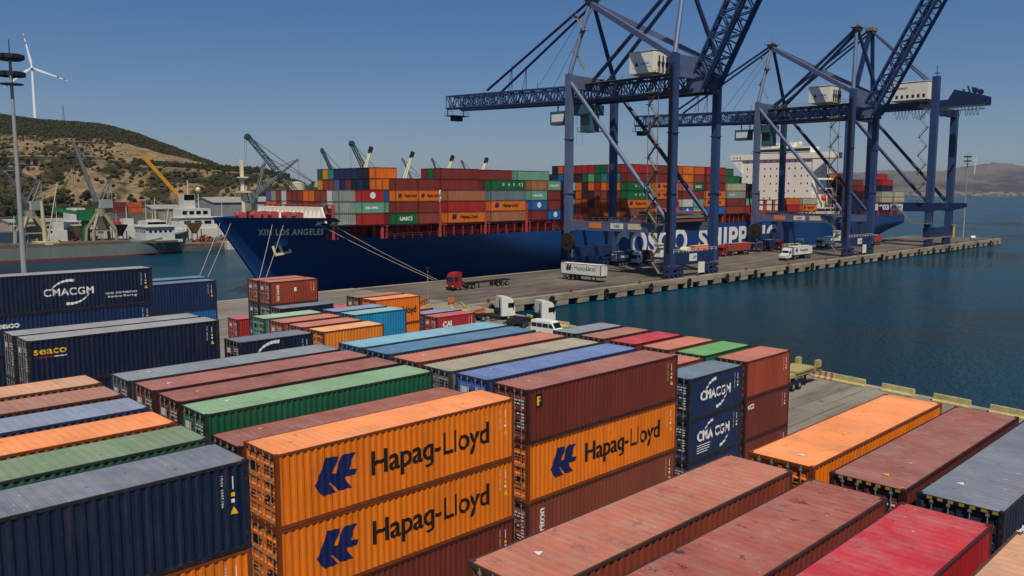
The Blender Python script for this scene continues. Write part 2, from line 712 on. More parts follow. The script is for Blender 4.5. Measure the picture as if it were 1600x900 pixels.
def hl_logo():
    # outline of the two-bladed emblem, units of its width and height, from its lower left round clockwise
    P = [(0, 0.336), (0.142, 0.629), (0.226, 0.937), (0.277, 1.0), (0.562, 0.968), (0.522, 0.814), (0.411, 0.53), (0.49, 0.52), (0.57, 0.77), (0.65, 0.976), (0.981, 0.954), (0.886, 0.772), (0.815, 0.532), (1.0, 0.497), (0.954, 0.343), (0.70, 0.352), (0.76, 0.206), (0.866, 0.017), (0.554, 0.02), (0.451, 0.186), (0.364, 0.313), (0.324, 0.306), (0.411, 0.16), (0.498, 0.004), (0.187, 0), (0.071, 0.167)]
    return [(a * 1.9, b * 1.48) for a, b in P]




def triangulated(poly):
    from mathutils.geometry import tessellate_polygon
    tr = tessellate_polygon([[Vector((a, b, 0)) for a, b in poly]])
    return list(poly), [tuple(t) for t in tr]


def scale_geo(g, k, kx=None):
    return [(a * (kx or k), b * k) for a, b in g[0]], g[1]


_tg = {}


def tgeo(*a, **k):
    key = (a, tuple(sorted(k.items())))
    if key not in _tg:
        _tg[key] = text_geo(*a, **k)
    return _tg[key]


def hl_text(h, width, bold):
    key = ('hl', h, width, bold)
    if key in _tg:
        return _tg[key]
    v, f = text_geo('Hapaq-Lloyd', h, bold=bold)
    xr = max(p[0] for p in text_geo('Hapaq', h, bold=bold)[0])
    v = [(a, -0.13 * h if (b < -0.13 * h and xr - 0.3 * h < a < xr + 0.01) else b) for a, b in v]
    outer, inner = [], []
    for k in range(9):                                   # the open hook of a single-storey g
        a = R(0 - 140 * k / 8)
        outer.append((xr - 0.29 * h + 0.29 * h * math.cos(a), -0.11 * h + 0.24 * h * math.sin(a)))
        inner.append((xr - 0.29 * h + 0.155 * h * math.cos(a), -0.11 * h + 0.12 * h * math.sin(a)))
    o = len(v)
    v = v + outer + inner
    f = f + [(o + k, o + k + 1, o + 9 + k + 1, o + 9 + k) for k in range(8)]
    w = max(p[0] for p in v)
    v = [(a * width / w, b) for a, b in v]
    _tg[key] = (v, f)
    return _tg[key]


def deco(kind, root, L, H, corr=True):
    P = lambda n, g, x, z, m: press(n, g, x, z, m, root, L, corr)
    s = L / 12.19
    if kind == 'hapag':
        if 'hl' not in _logo:
            _logo['hl'] = triangulated(hl_logo())
        P('emblem', _logo['hl'], 1.6, 0.84, navy_logo)
        P('lettering', hl_text(0.98, 6.4, 0.016), 4.2, 1.12, black_paint)
    elif kind == 'hapag_s':
        if 'hl' not in _logo:
            _logo['hl'] = triangulated(hl_logo())
        k = 0.62 if L < 9 else 0.85
        P('emblem', scale_geo(_logo['hl'], k), 1.2 * s + .1, 0.85, navy_logo)
        P('lettering', hl_text(0.85 * k + .12, 3.4 if L < 9 else 5.6, 0.03), (2.45 if L < 9 else 4.0), 1.05, black_paint)
    elif kind == 'lloyd':
        P('lettering', hl_text(0.8, 4.4, 0.03), 1.15, 1.1, black_paint)
    elif kind == 'cma20':
        P('lettering', tgeo('CMACGM', 0.58, width=3.4, bold=0.022, spacing=1.1), 1.25, 1.06, white_paint)
        P('emblem', crescent(2.95, 1.0, 1.22, 152, 92, 0.2, sx=1.1), 0, 0, white_paint)
        P('emblem', crescent(2.95, 1.62, 1.22, -28, -88, 0.2, sx=1.1), 0, 0, white_paint)
    elif kind == 'cma20b':
        P('lettering', tgeo('CMA CGM', 0.6, width=3.65, bold=0.035, spacing=1.1), 1.0, 1.15, white_paint)
        P('emblem', crescent(2.8, 1.2, 1.05, 150, 95, 0.17, sx=1.1), 0, 0, white_paint)
        P('emblem', crescent(3.4, 1.5, 1.1, -30, -85, 0.2, sx=1.1), 0, 0, white_paint)
        for k in range(4):
            P('marking', poly_geo([(0, 0), (1.5 - 0.1 * k, 0), (1.5 - 0.1 * k, 0.05), (0, 0.05)]), 1.0, 0.85 - 0.15 * k, white_paint)
    elif kind == 'cma40':
        P('lettering', tgeo('CMACGM', 0.55, width=3.55, bold=0.015, spacing=1.08), 4.1, 1.18, white_paint)
        P('emblem', crescent(5.95, 0.95, 1.35, 150, 78, 0.22, sx=1.15), 0, 0, white_paint)
        P('emblem', crescent(5.95, 1.85, 1.35, -30, -102, 0.22, sx=1.15), 0, 0, white_paint)
        P('lettering', tgeo('eco container', 0.2, width=2.5, bold=0.012), 8.5, 1.0, white_paint)
        P('lettering', tgeo('bamboo flooring', 0.17, width=2.2, bold=0.01), 8.7, 0.72, white_paint)
    elif kind == 'cma_arc':
        P('emblem', crescent(2.9, 0.9, 1.25, 165, 80, 0.28, sx=1.3), 0, 0.15, white_paint)
        P('lettering', tgeo('CMA CGM', 0.6, width=3.6, bold=0.015), 1.2, 0.5, white_paint)
    elif kind == 'cma_lo':
        P('lettering', tgeo('CMA CGM', 0.6, width=3.4, bold=0.05), 1.4, 0.9, white_paint)
    elif kind == 'seaco':
        P('lettering', tgeo('seaco', 0.45, width=1.85, bold=0.02, spacing=1.05), 0.35, H - 0.92, yellow_paint)
        P('marking', poly_geo([(0, 0), (0.9, 0), (0.9, 0.08), (0, 0.08)]), 0.5, H - 1.15, plain('red_mark', '#8c2018'))
        P('marking', poly_geo([(0, 0), (0.75, 0), (0.75, 0.06), (0, 0.06)]), 1.45, H - 1.15, white_paint)
    elif kind == 'seaco_w':
        P('lettering', tgeo('seaco', 0.42, width=1.8, bold=0.04), 0.6, H - 0.9, white_paint)
    elif kind == 'seaco_r':
        P('lettering', tgeo('seaco', 0.55, width=2.2, bold=0.06), 0.6, 1.5, white_paint)
    elif kind == 'cai':
        P('lettering', tgeo('CAI', 0.62, width=1.35, bold=0.05), 1.0, H - 1.25, white_paint)
    elif kind == 'ccg':
        P('lettering', tgeo('CCG', 0.3, width=0.75, bold=0.04), 0.4, H - 0.75, white_paint)
    elif kind == 'f':
        P('emblem', poly_geo([(0, 0), (0.48, 0), (0.48, 0.7), (0, 0.7)]), 0.55, H - 0.98, black_paint)
        press('lettering', tgeo('F', 0.42, bold=0.03), 0.66, H - 0.84, yellow_paint, root, L, corr, 0.008)
    elif kind == 'triton':
        g = tgeo('Triton', 0.42, bold=0.03)
        P('lettering', ([(0.45 - b, a) for a, b in g[0]], [q[::-1] for q in g[1]]), 0.75, H - 2.0, white_paint)
    elif kind == 'texv':
        g = tgeo('TEXTAINER', 0.32, width=1.9, bold=0.03)
        P('lettering', ([(0.4 - b, a) for a, b in g[0]], g[1]), 0.75, 0.35, white_paint)
        P('emblem', poly_geo([(0, 0), (0.34, 0), (0.34, 0.44), (0, 0.44)]), 3.0, 1.35, white_paint)
    elif kind == 'uasc':
        P('lettering', tgeo('UASC', 0.75, width=3.0, bold=0.05), 1.1, 0.95, white_paint)
        P('emblem', poly_geo([(0, 0), (0.22, 0), (0.22, 1.15), (0, 1.15)]), 4.35, 0.78, white_paint)
    elif kind == 'uasc40':
        for k, ch in enumerate('UASC'):
            P('lettering', tgeo(ch, 0.62, bold=0.05), 4.0 + 1.9 * k, 1.1, white_paint)
        P('emblem', poly_geo([(0, 0), (0.25, 0), (0.25, 1.1), (0, 1.1)]), 10.9, 0.85, white_paint)
    elif kind == 'china':
        P('lettering', tgeo('CHINA', 0.5, width=1.7, bold=0.06), 1.2 * s + .2, 0.95, white_paint)
        P('lettering', tgeo('SHIPPING', 0.5, width=1.7, bold=0.06), 1.2 * s + 2.1, 0.95, white_paint)
    elif kind == 'round':
        g = [(0.75 * math.cos(R(a)), 0.75 * math.sin(R(a))) for a in range(0, 360, 20)]
        P('emblem', poly_geo(g), L / 2, 1.35, white_paint)


_code = []


def codes(root, L, H, yellow=False):
    yellow = yellow or L > 7
    """the vertical number column and small stickers at the right end of a side"""
    g = tgeo('4812065 45G1', 0.1, bold=0.01, spacing=1.25)
    vert = ([(0.1 - b, a) for a, b in g[0]], g[1])
    w = max(a for a, b in g[0])
    press('marking', ([(p, q) for p, q in vert[0]], vert[1]), L - 0.95, H - 0.35 - w, white_paint, root, L)
    press('marking', poly_geo([(0, 0), (0.03, 0), (0.03, 0.42), (0, 0.42)]), L - 0.55, H - 0.85, white_paint, root, L)
    press('marking', poly_geo([(0, 0), (0.11, 0), (0.11, 0.13), (0, 0.13)]), L - 0.6, H - 1.08, yellow_paint, root, L)
    press('marking', poly_geo([(0, 0), (0.1, 0), (0.1, 0.12), (0, 0.12)]), L - 0.6, H - 1.28, white_paint, root, L)
    if yellow:
        press('marking', poly_geo([(0, 0), (0.26, 0), (0.13, 0.24)]), L - 0.66, H - 1.65, yellow_paint, root, L)


def door_marks(H):
    if ('dm', H) not in _cm:
        m = MB()
        rnd = random.Random(5)
        for k in range(9):
            z = H - 0.62 - 0.16 * k
            y = 0.30
            for q in range(rnd.randint(1, 3)):
                w = rnd.uniform(0.12, 0.26)
                if z > 0.4 and k != 3:
                    m.add([(0.028, y, z), (0.028, y + w, z), (0.028, y + w, z + 0.075), (0.028, y, z + 0.075)], [(0, 3, 2, 1)])
                y += w + 0.06
        m.add([(0.027, 1.45, H - 0.95), (0.027, 2.1, H - 0.95), (0.027, 2.1, H - 0.6), (0.027, 1.45, H - 0.6)], [(0, 3, 2, 1)])
        me = m.mesh('door_marking')
        me.materials.append(None)
        _cm[('dm', H)] = me
    return _cm[('dm', H)]


RM = ('near block of the yard', 'row behind the near block', 'right-hand block of the yard')


def container(label, x, y, top, H=2.896, L=12.19, col='maroon', dec=None, code=False, group='containers stacked on the quay yard', hazard=False, doors=True, name='shipping_container', yellow=False, rz=0):
    """x = low-x end, y = near side, top = height of the roof"""
    t = thing(name, label, 'shipping container', (x, y, top - H), rz, group)
    ms = cmesh(L, H)
    sm, rm, fm, dm = cmats(col)
    inst('frame', ms['frame'], t, (fm,))
    inst('side_wall', ms['side_wall'], t, (sm,))
    inst('side_wall', ms['side_wall_b'], t, (sm,))
    inst('roof', ms['roof'], t, (rm,))
    inst('end_wall', ms['end_wall'], t, (sm,))
    for d in ('door_a', 'door_b'):
        o = inst('door', ms[d], t, (dm,))
        for j in '01':
            inst('locking_bar', ms[d + j], o, (galv,))
    if doors:
        inst('door_marking', door_marks(H), t, (white_paint if col in ('navy', 'navy2', 'navyd', 'seab', 'maroon', 'wine', 'brown', 'rust', 'green', 'blue', 'blue2', 'red', 'redb', 'slate', 'stained', 'stained2', 'sage', 'salmon') else black_paint,))
    if dec:
        for d in (dec if isinstance(dec, (list, tuple)) else [dec]):
            deco(d, t, L, H)
    if L > 7 and top > 10 and group in RM:
        rm = MB()
        q = (len(label) * 7 % 10) / 10
        rm.add([(0.9 + q, 0.8 + q, H - 0.004), (1.16 + q, 0.9 + q, H - 0.004), (0.96 + q, 1.06 + q, H - 0.004)], [(0, 1, 2)])
        rm.build('roof_mark', yellow_paint if len(label) % 2 else white_paint, t)
    if code:
        codes(t, L, H, yellow)
    if hazard:
        hz = MB()
        for k in range(14):
            hz.mi = k % 2
            a = 0.16 + k * (W - 0.32) / 14
            hz.box(-0.012, 0.003, a, a + (W - 0.32) / 14, H - 0.115, H - 0.03)
        hz.build('hazard_stripe', [plain('hazard_yellow', '#a8862a'), plain('hazard_black', '#15130f')], t)
    return t
ORD = ['first', 'second', 'third', 'fourth', 'fifth', 'sixth', 'seventh', 'eighth', 'ninth', 'tenth', 'eleventh', 'twelfth', 'thirteenth', 'fourteenth', 'fifteenth', 'sixteenth', 'seventeenth', 'eighteenth', 'nineteenth', 'twentieth', 'twenty-first', 'twenty-second']
# ---------------------------------------------------------------- the setting: water, quay yard, pier
def ground_mat(name, c1, c2, c3, sc=0.05, rough=0.85, patch=True):
    m, nt, b = newmat(name)
    N, L = nt.nodes, nt.links
    tc = N.new('ShaderNodeTexCoord')

    def noise(s, d=6, r=0.6, vec=None):
        n = N.new('ShaderNodeTexNoise')
        n.inputs['Scale'].default_value = s
        n.inputs['Detail'].default_value = d
        n.inputs['Roughness'].default_value = r
        L.new(vec or tc.outputs['Object'], n.inputs['Vector'])
        return n

    def mix(f, a, bb):
        x = N.new('ShaderNodeMix')
        x.data_type = 'RGBA'
        L.new(f, x.inputs[0])
        for i, c in ((6, a), (7, bb)):
            if isinstance(c, tuple):
                x.inputs[i].default_value = (*c, 1)
            else:
                L.new(c, x.inputs[i])
        return x.outputs[2]

    def mr(s, a, bb, t=1.0):
        r = N.new('ShaderNodeMapRange')
        r.inputs[1].default_value = a
        r.inputs[2].default_value = bb
        r.inputs[4].default_value = t
        L.new(s, r.inputs[0])
        return r.outputs[0]
    c = mix(mr(noise(sc).outputs[0], 0.38, 0.62), lin(c1), lin(c2))
    mp = N.new('ShaderNodeMapping')
    mp.inputs['Scale'].default_value = (0.12, 1, 1)
    L.new(tc.outputs['Object'], mp.inputs[0])
    c = mix(mr(noise(0.35, 8, 0.7, mp.outputs[0]).outputs[0], 0.48, 0.66, 0.7), c, lin(c3))
    mp3 = N.new('ShaderNodeMapping')
    mp3.inputs['Scale'].default_value = (0.03, 1.4, 1)
    mp3.inputs['Rotation'].default_value = (0, 0, 0.06)
    L.new(tc.outputs['Object'], mp3.inputs[0])
    c = mix(mr(noise(1.0, 4, 0.6, mp3.outputs[0]).outputs[0], 0.6, 0.68, 0.5), c, lin('#221f1c'))
    c = mix(mr(noise(0.5, 5, 0.6).outputs[0], 0.66, 0.70, 0.65), c, lin('#221f1c'))
    c = mix(mr(noise(1.6, 8, 0.75).outputs[0], 0.58, 0.75, 0.5), c, lin(c3))
    if patch:
        br = N.new('ShaderNodeTexBrick')
        br.inputs['Scale'].default_value = 1
        br.inputs['Mortar Size'].default_value = 0.06
        br.inputs['Brick Width'].default_value = 9
        br.inputs['Row Height'].default_value = 6
        L.new(tc.outputs['Object'], br.inputs['Vector'])
        f = N.new('ShaderNodeMath')
        f.operation = 'MULTIPLY'
        f.inputs[1].default_value = 0.5
        L.new(br.outputs['Fac'], f.inputs[0])
        c = mix(f.outputs[0], c, lin('#3a342e'))
    L.new(c, b.inputs['Base Color'])
    b.inputs['Roughness'].default_value = rough
    b.inputs['Specular IOR Level'].default_value = 0.25
    bn = N.new('ShaderNodeBump')
    bn.inputs['Strength'].default_value = 0.25
    bn.inputs['Distance'].default_value = 0.03
    L.new(noise(2.5, 8).outputs[0], bn.inputs['Height'])
    L.new(bn.outputs[0], b.inputs['Normal'])
    return m


M_asphalt = ground_mat('quay_paving', '#5a5148', '#70675b', '#39322b')
M_yard = ground_mat('yard_paving', '#777064', '#8b8478', '#4f483f')
M_conc = ground_mat('quay_concrete', '#8a806c', '#a1967f', '#5a5244', sc=0.2, patch=False)
M_conc_dark = ground_mat('weathered_concrete', '#5d574c', '#736c5e', '#39352e', sc=0.3, patch=False)
WATER_Z = -2.5


def water_mat():
    m, nt, b = newmat('harbour_water')
    N, L = nt.nodes, nt.links
    tc = N.new('ShaderNodeTexCoord')
    b.inputs['Roughness'].default_value = 0.13
    b.inputs['IOR'].default_value = 1.33
    b.inputs['Specular IOR Level'].default_value = 0.2
    b.inputs['Specular Tint'].default_value = (0.10, 0.62, 0.95, 1)
    big = N.new('ShaderNodeTexNoise')
    big.inputs['Scale'].default_value = 0.014
    big.inputs['Detail'].default_value = 5
    L.new(tc.outputs['Object'], big.inputs['Vector'])
    x = N.new('ShaderNodeMix')
    x.data_type = 'RGBA'
    x.inputs[6].default_value = (0.001, 0.036, 0.066, 1)
    x.inputs[7].default_value = (0.002, 0.078, 0.138, 1)
    bmr = N.new('ShaderNodeMapRange')
    bmr.inputs[1].default_value = 0.35
    bmr.inputs[2].default_value = 0.65
    L.new(big.outputs[0], bmr.inputs[0])
    L.new(bmr.outputs[0], x.inputs[0])
    rmr = N.new('ShaderNodeMapRange')
    rmr.inputs[3].default_value = 0.06
    rmr.inputs[4].default_value = 0.24
    L.new(bmr.outputs[0], rmr.inputs[0])
    L.new(rmr.outputs[0], b.inputs['Roughness'])
    L.new(x.outputs[2], b.inputs['Base Color'])
    hs = []
    for sc, st, rot in ((0.12, 0.9, 28), (0.45, 0.75, 48), (1.3, 0.5, 35)):
        mp = N.new('ShaderNodeMapping')
        mp.inputs['Rotation'].default_value = (0, 0, R(rot))
        mp.inputs['Scale'].default_value = (1.0, 2.4, 1)
        L.new(tc.outputs['Object'], mp.inputs[0])
        n = N.new('ShaderNodeTexNoise')
        n.inputs['Scale'].default_value = sc
        n.inputs['Detail'].default_value = 4
        n.inputs['Roughness'].default_value = 0.6
        L.new(mp.outputs[0], n.inputs['Vector'])
        mu = N.new('ShaderNodeMath')
        mu.operation = 'MULTIPLY'
        mu.inputs[1].default_value = st
        L.new(n.outputs[0], mu.inputs[0])
        hs.append(mu)
    a = N.new('ShaderNodeMath')
    L.new(hs[0].outputs[0], a.inputs[0])
    L.new(hs[1].outputs[0], a.inputs[1])
    a2 = N.new('ShaderNodeMath')
    L.new(a.outputs[0], a2.inputs[0])
    L.new(hs[2].outputs[0], a2.inputs[1])
    bn = N.new('ShaderNodeBump')
    bn.inputs['Strength'].default_value = 1.0
    bn.inputs['Distance'].default_value = 3.2
    L.new(a2.outputs[0], bn.inputs['Height'])
    L.new(bn.outputs[0], b.inputs['Normal'])
    return m


mb = MB()
S_ = 30000
mb.add([(-S_, -S_, WATER_Z), (S_, -S_, WATER_Z), (S_, S_, WATER_Z), (-S_, S_, WATER_Z)], [(0, 1, 2, 3)])
tag(mb.build('water', water_mat()), kind='structure')

# yard: the land we look over, and the pier that runs out from it
mb = MB()
EX = lambda y: 85.1 + 0.15 * (y - 24.6)             # the quay edge of the yard runs slightly askew
mb.prism([(-260, -160), (EX(-160), -160), (EX(112), 112), (EX(112), 148), (-260, 148)], 'z', -4.5, 0.0)
tag(mb.build('quay_yard', M_yard), kind='structure')
mb = MB()
mb.prism([(98.3, 112.2), (411, 112.2), (411, 147), (98.3, 147)], 'z', -1.2, 0.0)
tag(mb.build('pier_deck', M_asphalt), kind='structure')
mb = MB()                                           # light concrete edge beams with bearing blocks
mb.box(98.3, 412, 111, 112.19, -1.15, 0.03)
mb.box(98.3, 412, 147.01, 148, -1.15, 0.03)
mb.box(411.01, 412, 112.2, 147, -1.15, 0.02)
x = 102
random.seed(3)
while x < 410:
    mb.box(x, x + 3.4, 111.06, 112.0, -2.3, -1.16)
    x += 6.4
tag(mb.build('pier_edge_beam', M_conc), kind='structure')
mb = MB()
mb.box(98.3, 411, 113.2, 147, -4.5, -1.21)
tag(mb.build('pier_substructure', M_conc_dark), kind='structure')
mb = MB()
mb.prism([(EX(-160) - 0.8, -160), (EX(-160) + 0.3, -160), (EX(112) + 0.3, 112), (EX(112) - 0.8, 112)], 'z', -0.9, 0.06)
mb.box(-260, 98, 147.2, 148.6, -0.9, 0.05)
tag(mb.build('quay_coping', M_conc), kind='structure')
mk = MB()                                           # worn painted lines and crane rails set flush in the pier
for y0 in (114.1, 145.4):
    mk.box(95, 409, y0, y0 + 0.18, 0.001, 0.012)
tag(mk.build('crane_rails', dark_steel), kind='structure')
mk = MB()
for y0 in (119.5, 124.5, 129.5, 134.5):
    for k in range(2, 51):
        mk.box(98 + 6 * k, 101 + 6 * k, y0, y0 + 0.15, 0.0, 0.005)
tag(mk.build('painted_lane_marks', paint('worn_road_paint', '#8d8878', 0.8, grime=0.6, scale=3)), kind='structure')

# ---------------------------------------------------------------- containers in the yard
C20 = 6.058
HC, ST = 2.896, 2.591
G1, G2, G3, G4, G5 = ('near block of the yard', 'row behind the near block', 'right-hand block of the yard', 'dark containers at the far left of the yard', 'short containers at the back of the yard')
cols_hidden = ['maroon', 'brown', 'navy2', 'rust', 'grey', 'orange_b']


def fill(label_top, x, y, z, L, n=None):
    """plain layers from z down to the ground"""
    k = max(1, round(z / 2.75))
    h = z / k
    H = round(h, 2)
    for i in range(k):
        container('hidden lower container, %s from the ground, below the %s' % (ORD[k - i - 1], label_top), x, y, z - i * h, H, L, ['maroon', 'brown', 'navy2', 'rust'][(i + int(x)) % 4], group='lower layers of the stacks')


def stack(x, y, top, L, layers, group, ground=None):
    """layers: (colour, height, label, deco, code, hazard)"""
    z = top
    for q in layers:
        q = list(q) + [None, False, False][len(q) - 3:]
        container(q[2], x, y, z, q[1], L, q[0], q[3], q[4], group, q[5])
        z -= q[1] + 0.012
    if ground:
        fill(ground, x, y, z, L)
    return z


L40 = 12.192
# bay O (far left front)
stack(-0.44, 23.9, 11.85, L40, [('navyd', HC, 'large dark navy container with grey ribbed roof in the lower left corner', None, True), ('orange', HC, 'orange container directly under the large dark navy one in the lower left corner', None, True)], G1, 'orange one in the lower left corner')
stack(0.45, 28.8, 11.3, L40, [('sage', HC, 'green-roofed container behind the large navy one at the lower left'), ('brown', HC, 'brown container under the green-roofed one at the lower left')], G1)
stack(0.45, 31.7, 11.3, L40, [('orange', HC, 'orange-roofed container between the green roof and the pale blue ribbed roof at the left')], G1)
stack(0.6, 34.75, 11.3, L40, [('lav', HC, 'container with scratched pale blue ribbed roof at the left edge')], G1)
stack(0.6, 37.8, 11.3, L40, [('brown', HC, 'brown-roofed container between the pale blue and the tan roof at the left edge')], G1)
stack(0.75, 40.9, 11.3, L40, [('tanor', HC, 'tan-roofed container, last of the left row before the seaco stack'.replace('seaco', 'dark blue'))], G1)
# bay P
stack(14.25, 26.9, 10.7, L40, [('orange', HC, 'upper of the two bright orange lettered containers in the front stack', 'hapag', True),
                              ('orange', HC, 'lower of the two bright orange lettered containers in the front stack', 'hapag', True),
                              ('maroon', HC, 'dark maroon container under the two lettered orange ones', None, True)], G1, 'lettered orange pair')
stack(14.25, 29.85, 10.35, L40, [('wine', HC, 'dull maroon-roofed container lying behind the lettered orange stack')], G1)
stack(14.35, 33.0, 11.0, L40, [('green', HC, 'long green container with corrugated side behind the lettered orange stack'), ('green', HC, 'second green container beneath the long green one')], G1)
stack(14.45, 35.9, 11.0, L40, [('wine', HC, 'wine red container next to the long green one'), ('brown', HC, 'brown container under the wine red one beside the green stack')], G1)
stack(14.45, 38.8, 11.0, L40, [('maroon', HC, 'maroon container between the wine red and the grey-blue roofed one'), ('wine', HC, 'wine container under the maroon one beside the grey-blue stack')], G1)
stack(14.35, 41.65, 11.0, L40, [('slate', HC, 'grey-blue roofed container at the back of the row with the green one'), ('greyb', HC, 'grey container under the grey-blue roofed one')], G1)
# bay Q
stack(27.05, 26.6, 11.0, L40, [('maroon', 2.64, 'maroon brown container with a small F plate, topmost of its stack', 'f', True),
                              ('orange', HC, 'lone lettered orange container under the maroon one with the F plate', 'hapag', True),
                              ('brown', HC, 'brown container with upright white lettering below the lone lettered orange one', 'triton', True)], G2, 'brown container with upright lettering')
stack(27.15, 29.5, 11.0, L40, [('blue', HC, 'bright blue roofed container beside the maroon one with the F plate')], G2)
stack(27.1, 32.3, 11.0, L40, [('greyb', HC, 'beige-grey roofed container between the bright blue and the salmon brown roof')], G2)
stack(27.3, 35.3, 11.0, L40, [('salmon', HC, 'salmon brown roofed container between beige-grey and dark blue roofs')], G2)
stack(27.5, 38.3, 11.0, L40, [('blue2', HC, 'darker blue roofed container beside the pale blue one')], G2)
stack(27.6, 41.15, 11.0, L40, [('lblue', HC, 'pale sky blue roofed container at the back of its row')], G2)
# bays N and D, twenty-foot
stack(41.3, 27.1, 9.16, C20, [('navy2', ST, 'short navy container with white lettering and two arcs, the upper of two', 'cma20', True), ('navy2', ST, 'short dark blue container with bolder white lettering, under the upper one', 'cma20b', True), ('navy2', ST, 'short navy container, lowest seen beneath the two lettered ones', None)], G2, 'short navy containers')
stack(41.3, 30.1, 9.16, C20, [('salmon', ST, 'short salmon-roofed container peeping out behind the lettered navy one')], G2)
stack(49.15, 27.85, 8.98, C20, [('rust', ST, 'rust orange short container on top at the right end of the yard', None, True), ('maroon', HC, 'dark rust short container with small white letters below the top one', 'ccg', True), ('maroon', HC, 'lowest rust red short container at the right end of the yard', None, True)], G2)
stack(48.6, 30.75, 9.05, C20, [('green_b', ST, 'short container with bright green roof')], G2)
stack(48.6, 33.75, 9.05, C20, [('salmon', ST, 'short container with salmon orange roof beside the bright green roof')], G2)
stack(48.7, 36.8, 9.05, C20, [('red', ST, 'short container with crimson roof')], G2)
stack(48.8, 39.9, 9.05, C20, [('brown', ST, 'short container with dusty pink roof beside the crimson roof')], G2)
stack(49.0, 42.9, 9.05, C20, [('slate', ST, 'short container with slate grey roof next to the white van')], G2)
# right-hand block E and F
stack(13.05, 12.5, 11.05, L40, [('stained', HC, 'rusty salmon container with large worn patches on its roof'), ('brown', HC, 'brown container under the rusty salmon one')], G3, 'rusty salmon container')
stack(12.6, 9.25, 11.1, L40, [('stained2', HC, 'dark red container with black stains streaked over its roof'), ('maroon', HC, 'maroon container under the black-stained roof')], G3)
stack(12.6, 6.4, 11.1, L40, [('red', HC, 'bright crimson container with ribbed roof near the lower right corner'), ('brown', HC, 'brown container beneath the crimson one')], G3)
stack(12.6, 3.4, 11.1, L40, [('tanor', HC, 'peach-roofed container in the lower right corner'), ('navy2', HC, 'navy container beneath the peach-roofed one')], G3)
stack(26.0, 12.15, 11.05, L40, [('orange', HC, 'plain bright orange container beside the bare quay, roof fully in view', None, True), ('orange', HC, 'orange container beneath the plain bright orange one')], G3, 'plain bright orange container')
stack(26.1, 9.2, 11.0, L40, [('wine', HC, 'plum red container with yellow and black edge strip beside the orange one', None, False, True), ('maroon', HC, 'maroon container beneath the plum red one')], G3)
stack(26.25, 6.5, 11.0, L40, [('navyd', HC, 'navy container with grey ribbed roof and white lettering at the right edge', 'seaco_r', False, True), ('navy2', HC, 'navy container beneath the one with the grey ribbed roof at the right edge')], G3)
# dark block far left
stack(13.6, 56.2, 11.2, L40, [('seab', HC, 'long dark blue container with yellow lettering and pale roof', 'seaco', True), ('navyd', HC, 'dark blue container below the one with yellow lettering')], G4)
stack(13.5, 58.95, 11.2, L40, [('seab', HC, 'dark blue container behind the one with yellow lettering'), ('navyd', HC, 'dark blue container at the back under the pale roofs on the left')], G4)
stack(13.95, 69.0, 14.1, L40, [('seab', HC, 'navy container with white lettering and two arcs, topmost at the far left', 'cma40', True), ('navy2', HC, 'navy container with white lettering under the one with two arcs', 'seaco_w', True), ('navyd', HC, 'navy container third down under the one with two arcs')], G4, 'navy container with two arcs')
stack(25.5, 82.4, 11.2, L40, [('navy2', HC, 'navy container with pale roof beyond the lettered one, nearest the water', None, True), ('blue2', HC, 'mid blue container under the navy one nearest the water')], G4, 'mid blue container')
stack(26.3, 86.2, 11.2, L40, [('blue2', HC, 'blue container just behind the navy one nearest the water')], G4)
# short containers at the back
stack(27.2, 56.1, 9.4, C20, [('navyd', ST, 'short navy container with a white arc and cream roof', 'cma_arc', True), ('slate', ST, 'grey container under the short navy one with a white arc')], G5, 'short navy one with a white arc')
for y, c, lb, c2 in ((58.5, 'orange_b', 'short orange container at the end of its row with worn stickers', 'orange_b'), (61.75, 'salmon', 'short container with tan brown roof beside the orange one', 'orange_b'), (65.05, 'salmon', 'short container with salmon roof between tan brown and pale green', 'green'), (68.35, 'mint', 'short container with pale green roof and green doors', 'mint')):
    stack(35.6, y, 8.9, C20, [(c, HC, lb), (c2, HC, 'container below the ' + lb)], G5, None)
stack(42.7, 64.7, 8.9, C20, [('teal', HC, 'short turquoise blue container', None), ('blue2', HC, 'blue container beneath the turquoise one')], G5)
stack(42.6, 67.75, 8.9, C20, [('lav', HC, 'short container with lavender blue roof behind the turquoise one')], G5)
stack(41.0, 75.1, 8.6, C20, [('navyd', HC, 'short navy container in front of the tall brown pair')], G5)
stack(44.2, 83.4, 10.4, C20, [('rust', ST, 'brick red short container with upright white letters, front of the tall pair', 'texv', True), ('grey', ST, 'grey container under the front brick red one'), ('mint', ST, 'green container third in the stack under the front brick red one')], G5, 'tall brick red pair')
stack(44.2, 86.1, 10.4, C20, [('rust', ST, 'brick red short container at the back of the tall pair'), ('navy2', ST, 'navy container under the back brick red one'), ('blue2', ST, 'blue container third in the stack under the back brick red one')], G5, 'back brick red one')
stack(50.3, 75.15, 8.9, C20, [('brown', HC, 'short container with brown roof behind the short orange lettered one'), ('maroon', HC, 'maroon container under the brown roof by the lettered orange pair')], G5)
stack(50.2, 72.1, 8.9, C20, [('orange', HC, 'short orange container with black lettering near the pier', 'lloyd'), ('orange', HC, 'orange container under the short lettered one near the pier')], G5)
stack(61.0, 75.1, 5.6, C20, [('redb', HC, 'crimson short container with white letters nearest the tractor units', 'cai', True), ('brown', 2.69, 'brown container under the crimson one with white letters')], G5)
stack(61.6, 78.2, 5.6, C20, [('lav', HC, 'short blue-roofed container behind the crimson one')], G5)
stack(60.0, 82.0, 5.6, C20, [('salmon', HC, 'short pink-roofed container behind the blue roof by the pier')], G5)
stack(57.5, 91.0, 5.5, C20, [('redb', HC, 'small red container standing alone beyond the orange ones')], G5)
stack(43.5, 90.0, 5.6, C20, [('redb', HC, 'red-brown container low at the left of the short stacks'), ('maroon', 2.69, 'maroon container under the low red-brown one')], G5)
